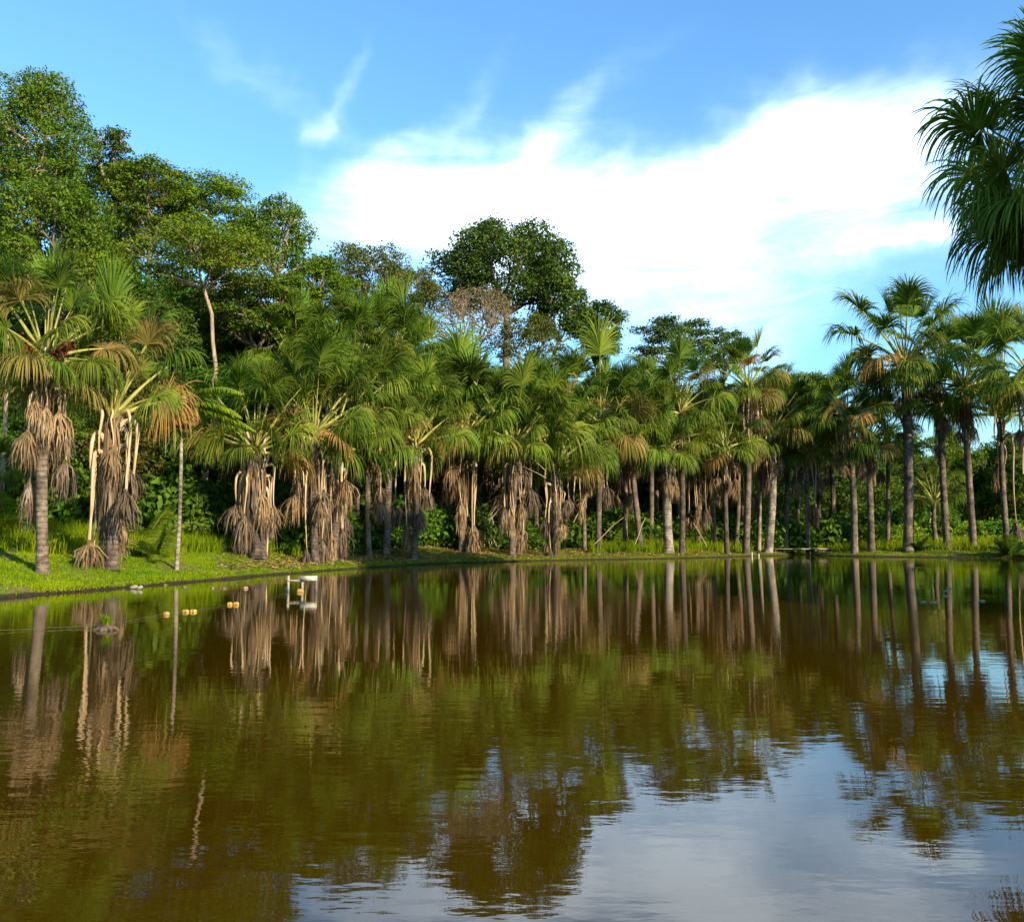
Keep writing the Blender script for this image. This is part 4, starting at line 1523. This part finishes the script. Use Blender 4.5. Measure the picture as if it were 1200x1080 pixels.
def small_bits():
    # pale stones on the waterline
    for (px, py, sx, lab) in [(157, 686.5, .12, 'pale flat stone on the waterline, the larger left one'), (164, 687, .08, 'pale flat stone on the waterline, the smaller right one')]:
        p = on_water(px, py, .08)
        p[2] = max(terrain(p[0], p[1])[0], 0) + .02
        mb = MB()
        t = np.linspace(-1, 1, 7)
        tube(mb, np.stack([t * sx, 0 * t, .03 + .01 * np.sin(t * 3)], 1), .06 * np.sqrt(np.clip(1 - t ** 4, .05, 1)), 8, flat=1.4)
        tag(link('stone', mb.mesh('stone', [M_STONE], True), None, p), lab, 'stone')
    # stakes
    for px, py, lab in [(881, 640, 'small white stake in the grass between two trunks, left one'), (889, 641, 'small white stake in the grass between two trunks, right one')]:
        p = at(px, py, 66)
        p[2] = terrain(p[0], p[1])[0]
        mb = MB()
        box(mb, (0, 0, .35), (.08, .05, .7))
        tag(link('stake', mb.mesh('stake', [M_WHITE]), None, p), lab, 'stake')
    # fallen sticks leaning among the palms
    G = 'bare sticks leaning behind the grey trunks'
    for k, (x0, y0, x1, y1) in enumerate([(672, 612, 700, 556), (694, 640, 731, 606), (744, 638, 757, 606), (640, 552, 612, 530), (640, 560, 606, 545), (508, 542, 528, 498), (828, 640, 812, 612)]):
        Y = 61 if x0 > 660 else 53
        a, b = at(x0, y0, Y), at(x1, y1, Y + .6)
        mb = MB()
        tube(mb, [a - a, (b - a) * .3 + [.02, 0, .05], (b - a) * .7 + [-.03, 0, .09], b - a], [.022, .02, .018, .01], 6)
        tag(link('fallen_stalk', mb.mesh('fallen_stalk', [M_PETDEAD], True), None, a), 'pale dry stalk leaning among the palm trunks', 'dry stalk', G)
    # bare twisted branches in the dark gap at the centre
    r = np.random.default_rng(12)
    mb = MB()
    o = at(566, 640, 58)
    for k in range(9):
        p = at(560 + r.uniform(-6, 22), 640, 58) - o
        v = np.array([r.normal(0, .25), r.normal(0, .1), 1.0])
        P = [p]
        for q in range(14):
            v = v + r.normal(0, .42, 3) * [1, .5, .4]
            v[2] = abs(v[2]) * .6 + .3
            v /= np.linalg.norm(v)
            P.append(P[-1] + v * .62)
        tube(mb, P, np.linspace(.035, .012, 15), 5)
    tag(link('liana', mb.mesh('liana', [M_BARK_PALE], True), None, o), 'tangle of bare pale lianas in the dark gap near the centre', 'lianas')
    # slanted pale trunk at the left edge
    a, b = at(2, 560, 33), at(9, 392, 33)
    a[2] = terrain(a[0], a[1])[0]
    mb = MB()
    tube(mb, [a - a, (b - a) * .5 + [.06, 0, 0], b - a], [.1, .08, .05], 8)
    tag(link('bare_trunk', mb.mesh('bare_trunk', [M_BARK_PALE], True), None, a), 'thin pale bare trunk slanting at the left edge', 'dead tree')
    # brush piles
    for (px, py, Y, n, w, lab) in [(252, 611, 38.5, 40, .8, 'pile of dry palm debris on the grass right of the banana plant'), (345, 626, 44, 70, 1.4, 'scattered heap of dry palm leaves behind the black footed palm')]:
        c = at(px, py, Y)
        c[2] = terrain(c[0], c[1])[0]
        mb = MB()
        for k in range(n):
            a = r.uniform(0, 6.28)
            q = np.array([r.normal(0, w * .5), r.normal(0, .4), r.uniform(.03, .28)])
            d = np.array([math.cos(a), math.sin(a) * .6, r.normal(0, .15)]) * r.uniform(.2, .5)
            ribbon(mb, np.array([q - d, q - d * .3, q + d * .4, q + d]), np.array([[-math.sin(a), math.cos(a), .3]]) * np.array([.02, .045, .04, 0])[:, None])
        tag(link('brush_pile', mb.mesh('brush_pile', [M_DEAD]), None, c), lab, 'brush pile')
    # flowers
    c = at(849, 617, 72)
    mb = MB()
    base = terrain(c[0], c[1])[0] - c[2]
    tube(mb, [(0, 0, base), (.05, 0, base * .4), (0, 0, 0)], [.03, .025, .015], 6, 1)
    for k in range(16):
        a = k * 2.4
        P, _ = bend_path((0, 0, 0), (math.cos(a), math.sin(a), .9), .4, 3, .9)
        ribbon(mb, P, np.array([[-math.sin(a), math.cos(a), 0]]) * np.array([.03, .08, .07, 0])[:, None])
    tag(link('yellow_flower', mb.mesh('yellow_flower', [M_FLOWER, M_SHRUB]), None, c), 'yellow flower head standing out of the shrubs behind the bank', 'flower')
    # floating scraps on the water at the right
    G = 'pale scraps floating on the water at the right'
    for px, py, lab in [(1092, 681, 'pale scrap on the water nearest the far bank, left one'), (1136, 680, 'pale scrap on the water nearest the far bank, right one'),
                        (1112, 689, 'upper of two close pale scraps floating among trunk reflections'), (1110, 692, 'lower of two close pale scraps floating among trunk reflections'),
                        (1082, 705, 'pale floating scrap, leftmost of the nearest line of scraps'), (1094, 705.5, 'pale floating scrap touching the leftmost of the nearest line'),
                        (1108, 698, 'lone pale scrap floating between the close pair and the nearest line'), (1150, 704, 'pale floating scrap, rightmost of the nearest line of scraps')]:
        p = on_water(px, py, .006)
        mb = MB()
        t = np.linspace(0, 6.28, 9)[:-1]
        q = .02 + .02 * r.uniform(.6, 1.4, 8)
        V = np.stack([np.cos(t) * q * 2.3, np.sin(t) * q, 0 * t], 1)
        V2 = V * [.9, .9, 1] + [0, 0, .02]
        mb.add(np.concatenate([V, V2]), [[i, (i + 1) % 8, 8 + (i + 1) % 8, 8 + i] for i in range(8)])
        mb.add(V2, [list(range(8))])
        tag(link('floating_leaf', mb.mesh('floating_leaf', [M_STONE]), None, p), lab, 'floating leaf', G)


small_bits()
